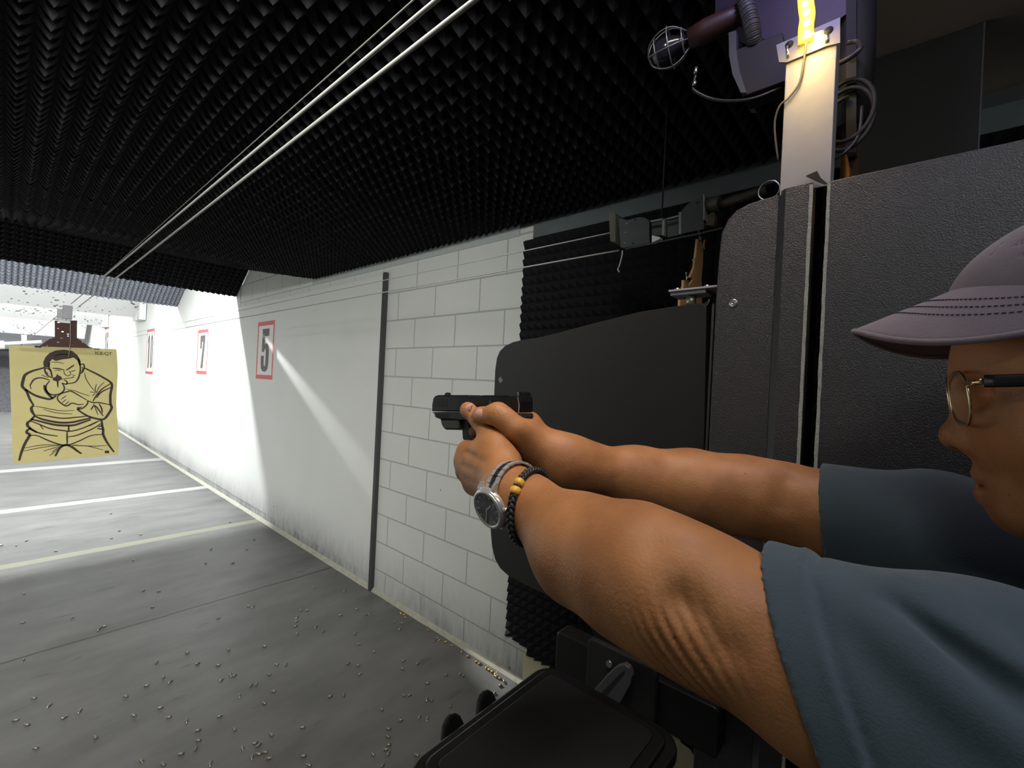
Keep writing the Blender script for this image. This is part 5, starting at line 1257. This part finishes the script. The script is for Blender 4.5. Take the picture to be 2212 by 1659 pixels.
# face direction e1; links around the wrist
nl = 22
def ringpt(a):
    a = (a % (2*math.pi))/(2*math.pi)*64; i = int(a); t = a-i; return ring[i % 64].lerp(ring[(i+1) % 64], t)
M['link'] = mat('brushed_link', (.62, .62, .61), .30, .45, var=.1); M['case_steel'] = mat('polished_case', (.68, .68, .68), .25, .6); M['link_dark'] = mat('dark_link', (.09, .09, .09), .25, .6, var=.1)  # centre links are darker than the outer ones
for k in range(1, nl):
    a0 = .50+(2*math.pi-1.0)*(k-1)/(nl-1); a1 = .50+(2*math.pi-1.0)*(k-.06)/(nl-1)
    p0, p1 = ringpt(a0), ringpt(a1); t = (p1-p0); ln_ = t.length; t.normalize(); up = ((p0+p1)/2-wc); up = (up-nw*up.dot(nw)); up = (up-t*up.dot(t)).normalized()
    Mx = Matrix((t, nw, up)).transposed().to_4x4(); Mx.translation = p0
    wd = .0085
    lk = MB().box((0, -wd, -.0004), (ln_, -wd*.42, .0022), Mx).box((0, wd*.42, -.0004), (ln_, wd, .0022), Mx).build('link', M['link'], watch, bevel=.0005)
    MB().box((ln_*.08, -wd*.38, -.0002), (ln_*1.0, wd*.38, .0020), Mx).build('centre_link', M['link_dark'], lk, bevel=.0005)
fc = ringpt(0); fn_ = (e1).normalized(); t_ = nw.cross(fn_).normalized()
Mw = Matrix((t_, nw, fn_)).transposed().to_4x4(); 
pass
Mw.translation = fc-fn_*.002
R_ = .0218
MB().lathe([(R_*.92, 0), (R_*1.02, .002), (R_*1.02, .0065), (R_*.98, .0075)], Mw, 40).build('case', M['case_steel'], watch)
MB().lathe([(R_*.98, .0072), (R_*.97, .0088), (R_*.90, .0095), (R_*.80, .0092), (R_*.80, .0080)], Mw, 40).build('bezel', M['case_steel'], watch)
MB().lathe([(.0001, .0082), (R_*.80, .0082)], Mw, 40, False).build('dial', mat('grey_dial', (.30, .305, .315), .25), watch)
hm = MB()
for k in range(12):
    a = k*math.pi/6; hm.box((R_*.62, -.0005, .0083), (R_*.75, .0005, .0087), Mw @ Matrix.Rotation(a, 4, 'Z'))
hm.build('hour_markers', M['case_steel'], watch)
hmat = mat('polished_hand', (.75, .75, .75), .2, .9)
MB().box((-.002, -.0007, .0088), (R_*.46, .0007, .0091), Mw @ Matrix.Rotation(2.2, 4, 'Z')).build('hand', hmat, watch)
MB().box((-.002, -.0005, .0092), (R_*.68, .0005, .0094), Mw @ Matrix.Rotation(-.4, 4, 'Z')).build('hand', hmat, watch)
for sx in (-1, 1):
    lg = MB()
    for sy in (-1, 1):
        lg.prism([(sx*R_*.72, .0062), (sx*R_*1.00, .0050), (sx*R_*1.22, -.0012), (sx*R_*1.14, -.003), (sx*R_*.72, .0)], 'y', sy*.0105-.0022, sy*.0105+.0022, Mw)
    lg.build('lug', M['case_steel'], watch, bevel=.0006)
MB().lathe([(.003, 0), (.0035, .001), (.0035, .004), (.002, .0045)], Mw @ Matrix.Translation((0, R_*1.0, .0035)) @ Matrix.Rotation(-math.pi/2, 4, 'X'), 14).build('crown', M['steel'], watch)
# ---- braided bracelet with yellow beads
bc = Vector(hd(1150, 1090, .425).tolist()); nb_ = (aw*.92+Vector((.12, 0, .30))).normalized()
rb, f1, f2 = ring_on(left, bc, nb_, 96, .0030, Vector((-.7, .3, -.5)))
br = thing('bracelet', 'black braided cord bracelet with yellow beads beside the wristwatch', 'bracelet', tuple(bc))
for ph in range(3):
    P_ = []
    for i in range(96*2):
        a = i/192*96; j = int(a); p = rb[j % 96].lerp(rb[(j+1) % 96], a-j); r_ = (p-bc); r_ = (r_-nb_*r_.dot(nb_)).normalized()
        th = i/192*2*math.pi*15+ph*2*math.pi/3
        P_.append(p+nb_*math.sin(th)*.0026+r_*math.sin(2*th)*.0014)
    MB().tube(P_, .0021, 7, closed=True).build('strand', mat('black_waxed_cord', (.02, .02, .021), .4, var=.5, scale=900, bump=.3, bscale=1500, bdist=.0004), br)
M['bead'] = mat('amber_yellow_bead', (.80, .47, .07), .35, var=.15, scale=400)
def nearest(u, v):
    return min(range(96), key=lambda i: (lambda q: (q[0]-u)**2+(q[1]-v)**2)(proj_px(rb[i])) + (0 if (rb[i]-bc).dot(cdir(bc)) > 0 else 1e7))
def proj_px(p):
    z = p.z-CAM_H; d = p.x*sF+p.y*cF; a = (p.x*cF-p.y*sF)/d*F_PX; b_ = -z/d*F_PX
    return (1106+a*math.cos(ROLL)-b_*math.sin(ROLL), 829.5+a*math.sin(ROLL)+b_*math.cos(ROLL))
k = nearest(1120, 1042)
for off in (0, 4):
    i = (k+off) % 96; p = rb[i]; r_ = (p-bc); r_ = (r_-nb_*r_.dot(nb_)).normalized(); tt = (rb[(i+1) % 96]-rb[i-1]).normalized()
    Mx = Matrix((r_, nb_, tt)).transposed().to_4x4(); Mx.translation = p-tt*.0042
    MB().lathe([(.0038, 0), (.0052, .0010), (.0058, .0030), (.0058, .0050), (.0052, .0070), (.0038, .0078)], Mx, 16).build('bead', M['bead'], br)
